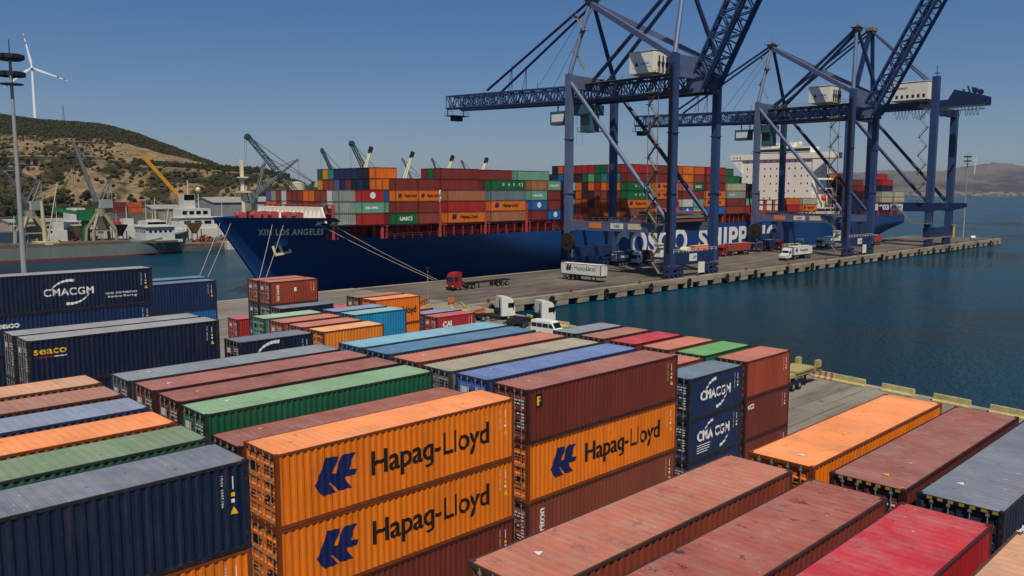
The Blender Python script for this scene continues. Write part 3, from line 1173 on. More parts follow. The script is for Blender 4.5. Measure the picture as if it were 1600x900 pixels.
stack(42.2, 86.9, 5.4, C20, [('mint', HC, 'pale green container low beside the red-brown one')], G5) if False else None

# ---------------------------------------------------------------- the container ship alongside
HULL = paint('ship_hull_blue', '#0a3a70', 0.55, 0.12, rust=0.22, grime=0.14, scale=0.14, streak=True, grimecol=(0.03, 0.04, 0.07), runs=0.12)
_nt = HULL.node_tree                                  # welded plates
_br = _nt.nodes.new('ShaderNodeTexBrick')
_br.inputs['Scale'].default_value = 1
_br.inputs['Brick Width'].default_value = 11
_br.inputs['Row Height'].default_value = 2.7
_br.inputs['Mortar Size'].default_value = 0.05
_tc = _nt.nodes.new('ShaderNodeTexCoord')
_sp = _nt.nodes.new('ShaderNodeSeparateXYZ')
_cb = _nt.nodes.new('ShaderNodeCombineXYZ')
_nt.links.new(_tc.outputs['Object'], _sp.inputs[0])
_nt.links.new(_sp.outputs['X'], _cb.inputs['X'])
_nt.links.new(_sp.outputs['Z'], _cb.inputs['Y'])
_nt.links.new(_cb.outputs[0], _br.inputs['Vector'])
_bn = _nt.nodes.new('ShaderNodeBump')
_bn.inputs['Strength'].default_value = 0.35
_bn.inputs['Distance'].default_value = 0.06
_bn.invert = True
_nt.links.new(_br.outputs['Fac'], _bn.inputs['Height'])
_nt.links.new(_bn.outputs[0], _nt.nodes['Principled BSDF'].inputs['Normal'])
DECKRED = paint('ship_deck_red', '#8f3330', 0.6, 0.15, rust=0.3, grime=0.3, scale=0.6)
LASHRED = paint('lashing_bridge_red', '#a8433c', 0.6, 0.15, rust=0.4, grime=0.3, scale=1.0)
SHIPWHITE = paint('ship_white', '#ece8d6', 0.5, 0.06, rust=0.12, grime=0.12, scale=0.3, streak=True)
CREAM = paint('cream_steel', '#cfc6a4', 0.5, 0.08, rust=0.2, grime=0.2, scale=0.8)
LY = 173.0                                          # centre line of the ship
BOWX, STERNX, DZ = 79.0, 414.0, 10.2


def stem(z):
    return BOWX + (14.8 - z) * 0.68


def halfb(x, z):
    t = min(1, max(0, (z - WATER_Z) / 17.3))
    Ls = 120 + (46 - 120) * t
    n = 1.75 + (2.5 - 1.75) * t
    s = (x - stem(z)) / Ls
    if s <= 0:
        return 0.0
    hb = 22.8 * (1 - max(0, 1 - s) ** n)
    e = (x - 352) / (STERNX - 352)                   # stern run
    if e > 0:
        hb *= 1 - (0.16 * e * e + max(0, (6 - z) / 9) * 0.75 * e ** 1.6)
    return max(hb, 0.3)


def topz(x):
    if x < 98.8:
        return 14.9 - 0.2 * max(0, (x - BOWX) / 30)
    if x < 104.5:
        return 14.7 - (x - 98.8) / 5.7 * 4.5
    return DZ


def botz(x):
    return WATER_Z - 1.5 if x < 358 else WATER_Z - 1.5 + 8.0 * ((x - 358) / (STERNX - 358)) ** 1.5


ship = thing('container_ship', 'dark blue container ship with white lettering, moored along the far side of the pier', 'container ship', (240, LY, 0))
hm = MB()
NS, NZ = 96, 12
xs = sorted([BOWX + 0.05 + (STERNX - BOWX) * ((i / (NS - 2)) ** 1.5) for i in range(NS - 1)] + [98.8, 104.5])
vs = []
for side in (-1, 1):
    for i in range(NS + 1):
        for j in range(NZ + 1):
            x = xs[i]
            z = botz(x) + (topz(x) - botz(x)) * j / NZ
            sx = stem(z)
            xx = x if i > 24 else x + max(0, sx - x) * 1.0
            if i <= 24:                              # follow the raked stem
                xx = sx + (x - BOWX) * (xs[24] - sx) / (xs[24] - BOWX)
            vs.append((xx - 240, side * (0.15 + halfb(xx, z)), z))
    # index helper below
M_ = NZ + 1
fs = []
for s_ in (0, 1):
    o = s_ * (NS + 1) * M_
    for i in range(NS):
        for j in range(NZ):
            q = (o + i * M_ + j, o + (i + 1) * M_ + j, o + (i + 1) * M_ + j + 1, o + i * M_ + j + 1)
            fs.append(q if s_ == 0 else q[::-1])
o1 = (NS + 1) * M_
for j in range(NZ):
    fs.append((j, j + 1, o1 + j + 1, o1 + j))
    fs.append((NS * M_ + j, o1 + NS * M_ + j, o1 + NS * M_ + j + 1, NS * M_ + j + 1))
hm.add(vs, fs)
hull = hm.build('hull', HULL, ship)
bmh = bmesh.new()
bmh.from_mesh(hull.data)
bmesh.ops.recalc_face_normals(bmh, faces=bmh.faces)
bmh.to_mesh(hull.data)
for p in hull.data.polygons:
    p.use_smooth = True
hull_bvh = BVHTree.FromBMesh(bmh)
bmh.free()
dk = MB()
vs, fs = [], []
for i in range(NS + 1):
    x = xs[i]
    z = topz(x) - (1.2 if x < 98 else 0.25)
    h = halfb(x, z) - 0.05
    vs += [(x - 240, -h, z), (x - 240, h, z)]
fs = [(2 * i, 2 * i + 2, 2 * i + 3, 2 * i + 1) for i in range(2, NS)]
dk.add(vs, fs)
dk.build('deck', DECKRED, ship)


def on_hull(name, geo, x0, z0, mat):
    """flat shape wrapped on the pier side of the hull (x from x0, z up from z0)"""
    v, f = geo
    bm = bmesh.new()
    bv = [bm.verts.new((p[0] + x0 - 240, 0, p[1] + z0)) for p in v]
    for q in f:
        try:
            bm.faces.new([bv[i] for i in q])
        except ValueError:
            pass
    for q in bm.verts:
        hit = hull_bvh.ray_cast(Vector((q.co.x, -60, q.co.z)), Vector((0, 1, 0)))
        q.co.y = (hit[0].y if hit[0] else -22.8) - 0.05
    me = D.meshes.new(name)
    for q in bm.faces:
        q.normal_update()
        if q.normal.y > 0:
            q.normal_flip()
    bm.to_mesh(me)
    bm.free()
    me.materials.append(mat)
    o = D.objects.new(name, me)
    COL.objects.link(o)
    o.parent = ship


_nm = tgeo('XIN LOS ANGELES', 1.35, width=11.6, bold=0.03, spacing=1.15, shear=0.0)
on_hull('lettering', ([(a - 0.42 * b, b) for a, b in _nm[0]], _nm[1]), 87.0, 10.95, plain('ship_name_white', '#dfe0da', 0.6))
on_hull('lettering', tgeo('COSCO', 7.0, width=37.0, bold=0.035, spacing=1.08), 188.0, 1.7, white_paint)
on_hull('lettering', tgeo('SHIPPING', 6.8, width=52.0, bold=0.035, spacing=1.08), 231.5, 1.7, white_paint)
# anchor in its hawse, bow emblem patch
an = MB()
hx, hz = 91.6, 8.0
hh = hull_bvh.ray_cast(Vector((hx - 240, -60, hz)), Vector((0, 1, 0)))[0]
an.beam((hx - 240, hh.y - 0.3, hz + 0.6), (hx - 240 + 0.4, hh.y - 0.7, hz - 1.2), 0.45)
an.beam((hx - 241.6, hh.y - 0.8, hz - 1.5), (hx - 237.6, hh.y - 0.9, hz - 0.9), 0.7, 0.5)
an.beam((hx - 241.4, hh.y - 0.8, hz - 1.4), (hx - 241.9, hh.y - 0.6, hz + 0.5), 0.5)
an.beam((hx - 237.8, hh.y - 0.8, hz - 0.9), (hx - 237.9, hh.y - 0.6, hz + 1.0), 0.5)
an.build('anchor', CREAM, ship)
on_hull('emblem', poly_geo([(1.3 * math.cos(R(a)), 1.1 * math.sin(R(a))) for a in range(0, 360, 20)]), 91.6, 9.0, plain('hawse_blue', '#2a6fa8'))
for ax_, az_ in ((98.6, 13.4), (99.7, 13.4), (95.9, 13.5)):
    on_hull('mooring_port', poly_geo([(0, 0), (0.9, 0), (0.9, 0.8), (0, 0.8)]), ax_, az_ - 0.4, CREAM)
# stern mooring openings
for k in range(5):
    on_hull('mooring_port', poly_geo([(0, 0), (2.6, 0), (2.6, 2.6), (0, 2.6)]), 352 + 4.2 * k, 5.6, plain('opening_dark', '#0a0c10'))
for k in range(3):
    on_hull('mooring_port', poly_geo([(0, 0), (3.0, 0), (3.0, 3.0), (0, 3.0)]), 388 + 4.6 * k, 4.6, plain('opening_dark', '#0a0c10'))

# white breakwater and winches on the forecastle
bw = MB()
bw.mi = 0
bw.prism([(-16.0, 13.6), (16.0, 13.6), (14.2, 17.1), (-14.2, 17.1)], 'x', -143.0, -142.7)
for k in range(16):
    bw.prism([(-143.01, 13.6), (-144.4, 13.6), (-143.01, 16.4)], 'y', -13.5 + 1.8 * k, -13.38 + 1.8 * k)
bw.build('breakwater', SHIPWHITE, ship)
random.seed(5)
for k in range(26):
    x, y = -158.5 + random.random() * 13, -13 + random.random() * 22
    if abs(y) > halfb(x + 240, 14) - 2:
        continue
    wi = MB()
    wi.tube((x, y - 0.9, 15.2), (x, y + 0.9, 15.2), 0.85, n=10)
    wi.box(x - 0.8, x + 0.8, y - 1.3, y - 0.95, 13.5, 15.9)
    wi.box(x - 0.8, x + 0.8, y + 0.95, y + 1.3, 13.5, 15.9)
    wi.build('mooring_winch', paint('winch_red', '#a34a48', 0.7, rust=0.8), ship)
ms_ = MB()                                          # foremast, cream
ms_.tube((-153.9, 0, 13.5), (-153.9, 0, 27.3), 0.5, 0.28, 10)
ms_.tube((-153.9, 0.9, 19), (-153.9, 0.9, 27.6), 0.14, n=6)
ms_.box(-154.9, -152.9, -1.5, 1.5, 20.2, 20.6)
ms_.box(-154.7, -153.1, -1.1, 1.1, 23.4, 23.7)
ms_.beam((-153.9, -1.4, 20.6), (-153.9, -1.4, 21.6), 0.2)
ms_.build('foremast', CREAM, ship)
# crane rail + lashing bridges
BAYS = [100.3, 110.9, 125.6, 140.1, 154.6, 168.4, 181.6, 194.6, 208.4, 223.2, 236.4, 249.6, 264.0, 277.5, 290.0, 304.6, 365, 379.5, 394.0]
for bx in BAYS:
    if bx in (181.6, 194.6):
        continue
    lb = MB()
    x = bx - 240 - 1.0
    lowx = bx < 105
    hb = 21.2 if bx > 112 else (15.2 if lowx else 18.6)
    for k in range(13):
        y = -hb + 2 * hb * k / 12
        lb.box(x - 0.3, x + 0.3, y - 0.16, y + 0.16, DZ - 0.3, 17.4)
    for z in (13.2, 15.6, 17.4):
        lb.box(x - 0.45, x + 0.45, -hb, hb, z - 0.12, z + 0.12)
    lb.build('lashing_bridge', LASHRED, ship)
# hatch coamings, stanchions and cover edges
for bx in BAYS:
    hc = MB()
    x = bx - 240
    if bx == 168.4 or bx == 181.6:
        continue
    hb = 18.6 if bx > 112 else (12.2 if bx < 105 else 16)
    wl = 9.6 if bx < 105 else 12.4
    hc.box(x, x + wl, -hb, hb, DZ - 0.3, 12.1)
    for k in range(5):
        xx = x + 0.3 + k * 2.95 * wl / 12.4
        for sgn in (-1, 1):
            hc.box(xx - 0.12, xx + 0.12, sgn * (hb + 2.6) - 0.12, sgn * (hb + 2.6) + 0.12, DZ - 0.3, 12.75)
    hc.box(x, x + wl, -hb - 2.75, hb + 2.75, 12.55, 12.85)
    hc.build('hatch_coaming', DECKRED, ship)
hc = MB()
for k in range(120):
    x = 108 + k * 2.5 - 240
    hc.box(x - 0.04, x + 0.04, -22.55, -22.47, DZ - 0.25, DZ + 1.0)
hc.box(108 - 240, 405 - 240, -22.55, -22.47, DZ + 0.95, DZ + 1.02)
hc.box(108 - 240, 405 - 240, -22.55, -22.47, DZ + 0.45, DZ + 0.5)
hc.build('guard_rail', DECKRED, ship)

# superstructure
ho = MB()
X0 = 326 - 240
ho.box(X0, X0 + 13, -15.0, 17.0, DZ - 0.2, 34.2)
ho.box(X0 - 0.6, X0 + 10, -22.6, 22.6, 34.21, 36.6)           # bridge deck with wings
for s_ in (-1, 1):
    ho.prism([(s_ * 15.01 if s_ < 0 else 17.01, 28.5), (s_ * 22.4, 34.2), (s_ * 15.01 if s_ < 0 else 17.01, 34.2)], 'x', X0 - 0.4, X0 + 0.8)
ho.box(X0 + 1.5, X0 + 9, -13, 13, 36.61, 39.2)
ho.box(X0 + 2.5, X0 + 8, -5, 5, 39.21, 41.2)
house = ho.build('deckhouse', SHIPWHITE, ship)
def win(*b):
    w_ = MB()
    w_.box(*b)
    w_.build('window', glass_dark, house)


for lev in range(6):
    z = 13.5 + 3.1 * lev + 4
    for k in range(11):
        if (lev * 7 + k * 3) % 5 == 0 and lev < 5:
            continue
        y = -13.2 + 2.75 * k
        win(X0 - 0.04, X0 + 0.02, y, y + 0.55, z, z + 0.75)
for k in range(3):
    win(X0 - 0.64, X0 - 0.58, 17.6 + 1.5 * k, 18.1 + 1.5 * k, 34.9, 35.5)
for lev in range(6):
    for k in range(3):
        win(X0 + 2 + 3.4 * k, X0 + 2.6 + 3.4 * k, -15.04, -14.98, 15.5 + 3.1 * lev, 16.2 + 3.1 * lev)
bwn = MB()
bwn.box(X0 + 1.44, X0 + 1.5, -12.8, 12.8, 37.4, 38.5)
bwn.box(X0 - 0.5, X0 + 9, -12.9, 12.9, 36.62, 36.9)
bwn.build('bridge_windows', glass_dark, ship)
mt = MB()
mt.tube((X0 + 5, 0, 41.2), (X0 + 5, 0, 51), 0.5, 0.25)
mt.beam((X0 + 5, -3, 45), (X0 + 5, 3, 45), 0.3)
mt.beam((X0 + 5, -2, 48), (X0 + 5, 2, 48), 0.25)
mt.sphere((X0 + 5, -6.5, 40.4), 1.1)
mt.sphere((X0 + 5, 8, 40.4), 1.0)
mt.tube((X0 + 5, 11.5, 39.2), (X0 + 5, 11.5, 46), 0.15)
mt.build('radar_mast', CREAM, ship)
fu = MB()
fu.box(X0 + 15, X0 + 23, -5, 5, DZ, 37)
fu.box(X0 + 16, X0 + 22, -4, 4, 37.01, 39)
fu.build('funnel', HULL, ship)
lfb = MB()
lfb.sphere((0, 0, 0), 1.5, 12, 8)
for i, v in enumerate(lfb.v):
    lfb.v[i] = (v[0] * 2.8 + X0 + 6, v[1] - 18.6, v[2] + 18.0)
lfb.build('lifeboat', plain('lifeboat_orange', '#c8301c', 0.4), ship, smooth=True)
dv = MB()
for x in (X0 + 3, X0 + 9):
    dv.beam((x, -15.2, 22), (x, -19.5, 22), 0.4)
    dv.beam((x, -19.5, 22), (x, -20.6, 14), 0.4)
dv.beam((X0 - 1, -16, 25.8), (X0 + 5.5, -21, 25.8), 0.7)
dv.box(X0 + 1, X0 + 12, -21.5, -15.2, DZ, 12.6)
dv.box(X0 + 1, X0 + 12, -21.0, -15.2, 13.8, 14.1)
dv.build('davit', SHIPWHITE, ship)
am = MB()                                           # aft mast, greenish, seen over the aft stacks
am.tube((125 + 0, 6, 20), (125, 6, 41), 0.45, 0.2, 6)
am.beam((125, 2.5, 33), (125, 9, 33), 0.35)
am.beam((125, 3.5, 39), (125, 8, 39), 0.3)
am.build('aft_mast', plain('mast_green', '#5f7a70'), ship)

# ---- containers on board: light meshes, one object each
SC = {'or': '#dd7012', 'om': '#cc5a1e', 'ma': '#7e2c26', 'br': '#8a3f2a', 'rd': '#a8251e', 'gn': '#0f6434', 'mi': '#6aa58a', 'gy': '#8f9a90', 'ge': '#a8ab9a', 'nv': '#15295a', 'bl': '#1b5fa8', 'tl': '#1d8a86', 'lb': '#a96a48', 'sl': '#6d7d86', 'wh': '#c5c8c0', 'dk': '#3a1e1e', 'dn': '#141c2e', 'yl': '#d09018', 'be': '#b5ae90', 'sm': '#c07058', 'pu': '#5a5a8c', 'dg': '#0c3a28'}
SN = {'or': 'orange', 'om': 'burnt orange', 'ma': 'maroon', 'br': 'brown', 'rd': 'red', 'gn': 'green', 'mi': 'mint green', 'gy': 'grey', 'ge': 'pale grey', 'nv': 'navy', 'bl': 'blue', 'tl': 'teal', 'lb': 'light brown', 'sl': 'slate grey', 'wh': 'white', 'dk': 'very dark red', 'dn': 'blue-black', 'yl': 'yellow', 'be': 'beige', 'sm': 'salmon', 'pu': 'purple grey', 'dg': 'dark green'}


def scm(k):
    return (paint('deck_cargo_' + SN[k].replace(' ', '_'), lin(tuple(0.9 * c for c in lin_s(SC[k]))), 0.55, 0.14, rust=0.4, grime=0.2, scale=0.9, streak=True, runs=0.3),
            paint('deck_cargo_rail_' + SN[k].replace(' ', '_'), lin(tuple(0.62 * c for c in lin_s(SC[k]))), 0.6, 0.2, rust=0.6, grime=0.3))


_scm = {}


def ship_mesh(L, H):
    if (L, H) in _scm:
        return _scm[(L, H)]
    f = MB()
    n = int(L / 0.55)
    p = (L - 0.3) / n
    vs = []
    xsn = []
    for k in range(n):
        b = 0.15 + k * p
        xsn += [(b, 0.02), (b + p * 0.3, 0.02), (b + p * 0.5, 0.085), (b + p * 0.8, 0.085)]
    xsn.append((L - 0.15, 0.02))
    for x, d in xsn:
        vs += [(x, d, 0.14), (x, d, H - 0.1), (x, W - d, 0.14), (x, W - d, H - 0.1)]
    m = len(xsn)
    f.add(vs, [(4 * i, 4 * i + 4, 4 * i + 5, 4 * i + 1) for i in range(m - 1)] + [(4 * i + 3, 4 * i + 7, 4 * i + 6, 4 * i + 2) for i in range(m - 1)])
    f.box(0.06, L - 0.06, 0.1, W - 0.1, H - 0.06, H - 0.02)
    ys = []
    for k in range(6):
        b = 0.15 + k * (W - 0.3) / 6
        q = (W - 0.3) / 6
        ys += [(b, 0.02), (b + q * 0.3, 0.02), (b + q * 0.5, 0.08), (b + q * 0.8, 0.08)]
    ys.append((W - 0.15, 0.02))
    vs = []
    for y, d in ys:
        vs += [(d, y, 0.12), (d, y, H - 0.1), (L - d, y, 0.12), (L - d, y, H - 0.1)]
    m = len(ys)
    f.add(vs, [(4 * i + 1, 4 * i + 5, 4 * i + 4, 4 * i) for i in range(m - 1)] + [(4 * i + 2, 4 * i + 6, 4 * i + 7, 4 * i + 3) for i in range(m - 1)])
    f.mi = 1
    for x in (0, L - 0.15):
        for y in (0, W - 0.15):
            f.box(x, x + 0.15, y, y + 0.15, 0, H)
    for y in (0, W - 0.1):
        for z in (0.0, H - 0.13):
            f.box(0.15, L - 0.15, y, y + 0.1, z, z + 0.13)
    for x in (0, L - 0.1):
        for z in (0.0, H - 0.13):
            f.box(x, x + 0.1, 0.15, W - 0.15, z, z + 0.13)
    me = f.mesh('shipping_container')
    me.materials.append(None)
    me.materials.append(None)
    _scm[(L, H)] = me
    return me


ORD_ = ['first', 'second', 'third', 'fourth', 'fifth', 'sixth', 'seventh', 'eighth', 'ninth', 'tenth', 'eleventh', 'twelfth', 'thirteenth', 'fourteenth', 'fifteenth', 'sixteenth', 'seventeenth', 'eighteenth', 'nineteenth', 'twentieth']
SH, SR = 2.60, 2.52


def sbox(x, row, tier, col, L, where, dec=None, z0=13.05):
    if L > 7:
        L = L40
    o = D.objects.new('shipping_container', ship_mesh(L, SH - 0.02))
    COL.objects.link(o)
    o.location = (x, 151.3 + row * SR, z0 + tier * SH)
    for i, m in enumerate(scm(col)):
        o.material_slots[i].link = 'OBJECT'
        o.material_slots[i].material = m
    tag(o, '%s container, %s tier up, %s' % (SN[col], ORD[tier], where), 'shipping container', 'containers stowed on the ship')
    if dec:
        deco(dec, o, L, SH, corr=False)
    return o


# outer row facing the pier: (x, L, bottom->top colours)
OUT = [
    (100.0, C20, [('gy', 0), ('gy', 0), ('gy', 0)]), (104.2, C20, [('rd', 0), ('mi', 'china'), ('rd', 'round')]),
    (111.5, C20, [('gn', 'uasc'), ('ma', 0), ('or', 'hapag_s'), ('ma', 0)]), (118.0, C20, [('br', 0), ('ma', 0), ('or', 'hapag_s'), ('ma', 0)]),
    (126.6, L40, [('or', 'hapag_s'), ('rd', 0), ('lb', 0)]), (140.6, L40, [('lb', 0), ('or', 'hapag_s'), ('sl', 0), ('gn', 'uasc40')]),
    (154.9, C20, [('ma', 0), ('bl', 'round'), ('mi', 'china'), ('lb', 0)]), (161.2, C20, [('bl', 'round'), ('ma', 0), ('ma', 0), ('mi', 'china')]),
    (195.2, L40, [('br', 0), ('or', 'hapag_s'), ('gn', 'uasc40'), ('gn', 'uasc40'), ('ma', 0), ('rd', 0)]),
    (208.9, L40, [('or', 0), ('ma', 0), ('or', 'hapag_s'), ('or', 'hapag_s'), ('ma', 0), ('ma', 0)]),
    (223.6, C20, [('bl', 'round'), ('wh', 0), ('ma', 0), ('sm', 0), ('or', 0), ('or', 0)]), (229.8, C20, [('mi', 'china'), ('mi', 0), ('ma', 0), ('gn', 'uasc'), ('br', 0), ('om', 0)]),
    (236.9, L40, [('bl', 0), ('or', 'hapag_s'), ('or', 'hapag_s'), ('ma', 0), ('ma', 0), ('rd', 0)]),
    (250.1, L40, [('br', 0), ('ma', 0), ('gy', 'china'), ('be', 0)]),
    (290.4, L40, [('rd', 0), ('om', 0)]), (304.9, L40, [('or', 'hapag_s'), ('ge', 0)]),
    (379.9, L40, [('ma', 0), ('be', 0), ('ge', 0)]), (394.4, L40, [('ge', 0), ('be', 0), ('be', 0)]),
]
OUT = [(x, 12.1 if L > 7 else L, c) for x, L, c in OUT]
for n, (x, L, cs) in enumerate(OUT):
    for t, (c, dd) in enumerate(cs):
        sbox(x, {0: 2.06, 1: 1.03}.get(n, 0), t, c, L, '%s outer stack from the bow' % ORD[n], dd or None)
# inner rows whose ends or upper tiers show above and between the outer ones
random.seed(11)
INN = [
    # x, L, where, rows {row: colours by tier (start tier, list)}
    (100.0, 'foremost bay', {3: (0, 'mi wh wh'), 4: (0, 'mi sl br'), 5: (0, 'sl br br'), 6: (0, 'br ma or'), 7: (0, 'ma rd or'), 8: (0, 'br ma br'), 9: (1, 'gn ma'), 10: (1, 'br ma'), 11: (1, 'wh wh'), 12: (1, 'br br'), 13: (1, 'or gy'), 14: (1, 'or pu')}),
    (111.5, 'bay behind the foremost one', {1: (0, 'ma mi bl'), 2: (0, 'rd br or or'), 3: (2, 'br or or'), 4: (2, 'ma dn dn'), 5: (2, 'ma nv dn'), 6: (2, 'dn dn nv'), 7: (3, 'ma nv'), 8: (3, 'nv nv'), 9: (3, 'pu nv'), 10: (3, 'br tl'), 11: (3, 'br yl'), 12: (3, 'yl gn')}),
    (126.6, 'third bay', {1: (3, 'ma ma'), 2: (3, 'nv gn'), 3: (3, 'ma ma'), 4: (3, 'br')}),
    (140.6, 'fourth bay', {1: (3, 'ma'), 2: (4, 'ma'), 3: (4, 'rd'), 4: (4, 'pu'), 5: (4, 'or'), 6: (4, 'dk')}),
    (154.9, 'fifth bay', {1: (3, 'ma'), 2: (3, 'ma mi'), 3: (4, 'mi'), 4: (4, 'nv')}),
    (195.2, 'beside the empty bay', {1: (0, 'or or br or tl br'), 2: (0, 'om om dk om bl om'), 3: (0, 'or or br or tl gn'), 4: (0, 'or or br rd gn gn'), 5: (0, 'om ma dk or mi rd'), 6: (0, 'rd or dk dk gn rd'), 7: (0, 'or om om or dk rd'), 8: (0, 'gy gy dg wh dk rd'), 9: (0, 'gy sl dg br bl rd'), 10: (0, 'dg dg dg dn bl om'), 11: (0, 'dn dg gn br nv dn'), 12: (0, 'dn dn gn ma nv')}),
    (236.9, 'before the gap', {1: (3, 'ma ma rd')}),
    (250.1, 'bay after the gap', {1: (3, 'gn gn'), 2: (3, 'gn bl gn'), 3: (4, 'gn gn')}),
    (264.4, 'bay before the white deckhouse', {1: (0, 'rd mi dk'), 2: (0, 'ma dn dk dk'), 3: (0, 'dk dn dk dk'), 4: (2, 'dg dk dn'), 5: (2, 'dn dk dk'), 6: (2, 'dk dn gn'), 7: (3, 'gn gn'), 8: (3, 'bl gn gn')}),
    (365.4, 'first bay aft of the deckhouse', {1: (0, 'yl dk dk'), 2: (0, 'or dk dk ma'), 3: (0, 'yl om dk dk ma'), 4: (0, 'dk dk dk dk rd'), 5: (1, 'ma dk br ma ma'), 6: (1, 'gn br dk nv'), 7: (1, 'om gn gn br or'), 8: (1, 'ma ma om br or'), 9: (1, 'br nv dk om or'), 10: (2, 'ma nv rd')}),
    (379.9, 'second bay from the stern', {0: (3, 'dn rd'), 1: (3, 'tl dn rd')}),
]
# row + tier (hex) of boxes wholly enclosed by others
HID = {'foremost bay': '50 60 70 80', 'bay behind the foremost one': '20 21 22 32 42 52 62', 'third bay': '23 33 43', 'fourth bay': '44 54 64', 'fifth bay': '23 34 44', 'beside the empty bay': 'a0 b0 b1 b2 b3 c0 c1 c2 c3', 'before the gap': '', 'bay after the gap': '23 24 34 35', 'bay before the white deckhouse': '20 21 22 30 31 32 33 42 43 52 53 54 62 63 64 73 74 83 84 85', 'first bay aft of the deckhouse': '10 20 30 31 32 33 81 82 83 84 85 91 92 93 94 95 a2 a3 a4 71 72'}
for x, where, rows in INN:
    for r, (t0, cs) in rows.items():
        for t, c in enumerate(cs.split()):
            if '%x%x' % (r, t0 + t) in HID.get(where, '').split():
                continue
            if x > 150 or x in (126.6, 140.6):
                sbox(x, r, t0 + t, c, 12.1, '%s row in, %s' % (ORD[r], where))
            else:
                sbox(x, r, t0 + t, c, C20, '%s row in, %s' % (ORD[r], where))
# long orange / red lids seen over the outer row near the bow

# mooring lines: bow lines to the quay, spring line to the pier
def rope(pts, label, r=0.05):
    m = MB()
    a, b = Vector(pts[0]), Vector(pts[1])
    q = []
    for k in range(13):
        t = k / 12
        p = a.lerp(b, t)
        p.z -= math.sin(math.pi * t) * (a - b).length * 0.012
        q.append(p)
    m.line(q, r, 5)
    o = m.build('mooring_line', plain('rope', '#b9ac8c', 0.9))
    tag(o, label, 'mooring line', 'mooring lines of the ship')


def hull_y(x, z):
    h = hull_bvh.ray_cast(Vector((x - 240, -60, z)), Vector((0, 1, 0)))[0]
    return LY + h.y - 0.1


rope([(80.2, hull_y(80.2, 13.6), 13.6), (62, 147.6, 0.3)], 'leftmost mooring line hanging from the bow to the quay')
rope([(81.8, hull_y(81.8, 13.6), 13.6), (63.5, 147.6, 0.3)], 'mooring line just right of the leftmost one at the bow')
rope([(88.4, hull_y(88.4, 13.5), 13.5), (75, 147.6, 0.3)], 'mooring line crossing the ship name, left of the pair')
rope([(90.3, hull_y(90.3, 13.4), 13.4), (76, 147.6, 0.3)], 'mooring line crossing the ship name, right of the pair')
rope([(96.2, hull_y(96.2, 13.4), 13.4), (119, 147.4, 0.3)], 'long mooring line running aft from the bow to the pier, lower')
rope([(98.6, hull_y(98.6, 13.4), 13.4), (120, 147.4, 0.3)], 'long mooring line running aft from the bow to the pier, upper')
# ---------------------------------------------------------------- quay cranes
CB = paint('crane_blue', '#2e4268', 0.45, 0.12, rust=0.15, grime=0.18, scale=0.5, grimecol=(0.05, 0.05, 0.08))
CBL = paint('crane_blue_lit', '#545f7c', 0.5, 0.12, rust=0.3, grime=0.2, scale=0.5, grimecol=(0.14, 0.08, 0.09))  # same blue lightened for sunlit members, the light is put into the colour
CBD = paint('crane_blue_deep_shaded', '#1a2b50', 0.45, 0.12, rust=0.15, grime=0.2, scale=0.5)  # same blue darkened for shaded members; also the dark third crane
HOUSEW = paint('crane_house_white', '#dedac8', 0.5, 0.06, rust=0.15, grime=0.15, scale=0.7, streak=True)
TEAL = paint('trolley_teal', '#2a5a5c', 0.5, 0.2, rust=0.3, grime=0.4)
GREYR = paint('walkway_grey', '#77705f', 0.7, 0.2, rust=0.7, grime=0.4)
COIL = plain('brown_cable', '#2a1c16', 0.9)


def bogies(parent, x, y, mat, n=4):
    b = MB()
    b.mi = 0
    b.box(x - 3.6, x + 3.6, y - 0.55, y + 0.55, 1.9, 2.6)
    for s in (-1, 1):
        b.prism([(x + s * 1.9 - 1.5, 1.0), (x + s * 1.9 + 1.5, 1.0), (x + s * 1.9 + 1.3, 1.5), (x + s * 1.9 + 0.4, 1.89), (x + s * 1.9 - 0.4, 1.89), (x + s * 1.9 - 1.3, 1.5)], 'y', y - 0.5, y + 0.5)
        for k in (-0.9, 0.9):
            b.tube((x + s * 1.9 + k, y - 0.3, 0.42), (x + s * 1.9 + k, y + 0.3, 0.42), 0.41, n=12)
            b.box(x + s * 1.9 + k - 0.5, x + s * 1.9 + k + 0.5, y - 0.62, y - 0.51, 0.2, 1.1)
    b.box(x - 4.1, x - 3.7, y - 0.4, y + 0.4, 0.5, 1.8)
    return b.build('bogie', mat, parent)


def rail(mb, a, b, h=1.1):
    a, b = Vector(a), Vector(b)
    n = max(1, int((b - a).length / 2.0))
    for k in range(n + 1):
        p = a.lerp(b, k / n)
        mb.beam(p, p + Vector((0, 0, h)), 0.07)
    for z in (h, h * 0.5):
        mb.beam(a + Vector((0, 0, z)), b + Vector((0, 0, z)), 0.06)


def zigzag(mb, x, y, z0, z1, run=2.6, rise=3.1, along='y'):
    z, s = z0, 1
    while z < z1 - 0.5:
        zz = min(z + rise, z1)
        a = (x, y - s * run / 2, z) if along == 'y' else (x - s * run / 2, y, z)
        b = (x, y + s * run / 2, zz) if along == 'y' else (x + s * run / 2, y, zz)
        mb.beam(a, b, 0.7, 0.14)
        a2, b2 = Vector(a) + Vector((0, 0, 1)), Vector(b) + Vector((0, 0, 1))
        mb.beam(a2, b2, 0.07)
        for k in (0, 0.5, 1):
            mb.beam(Vector(a).lerp(Vector(b), k), a2.lerp(b2, k), 0.06)
        mb.box(b[0] - 0.7, b[0] + 0.7, b[1] - 0.7, b[1] + 0.7, zz - 0.06, zz + 0.04)
        z, s = zz, -s


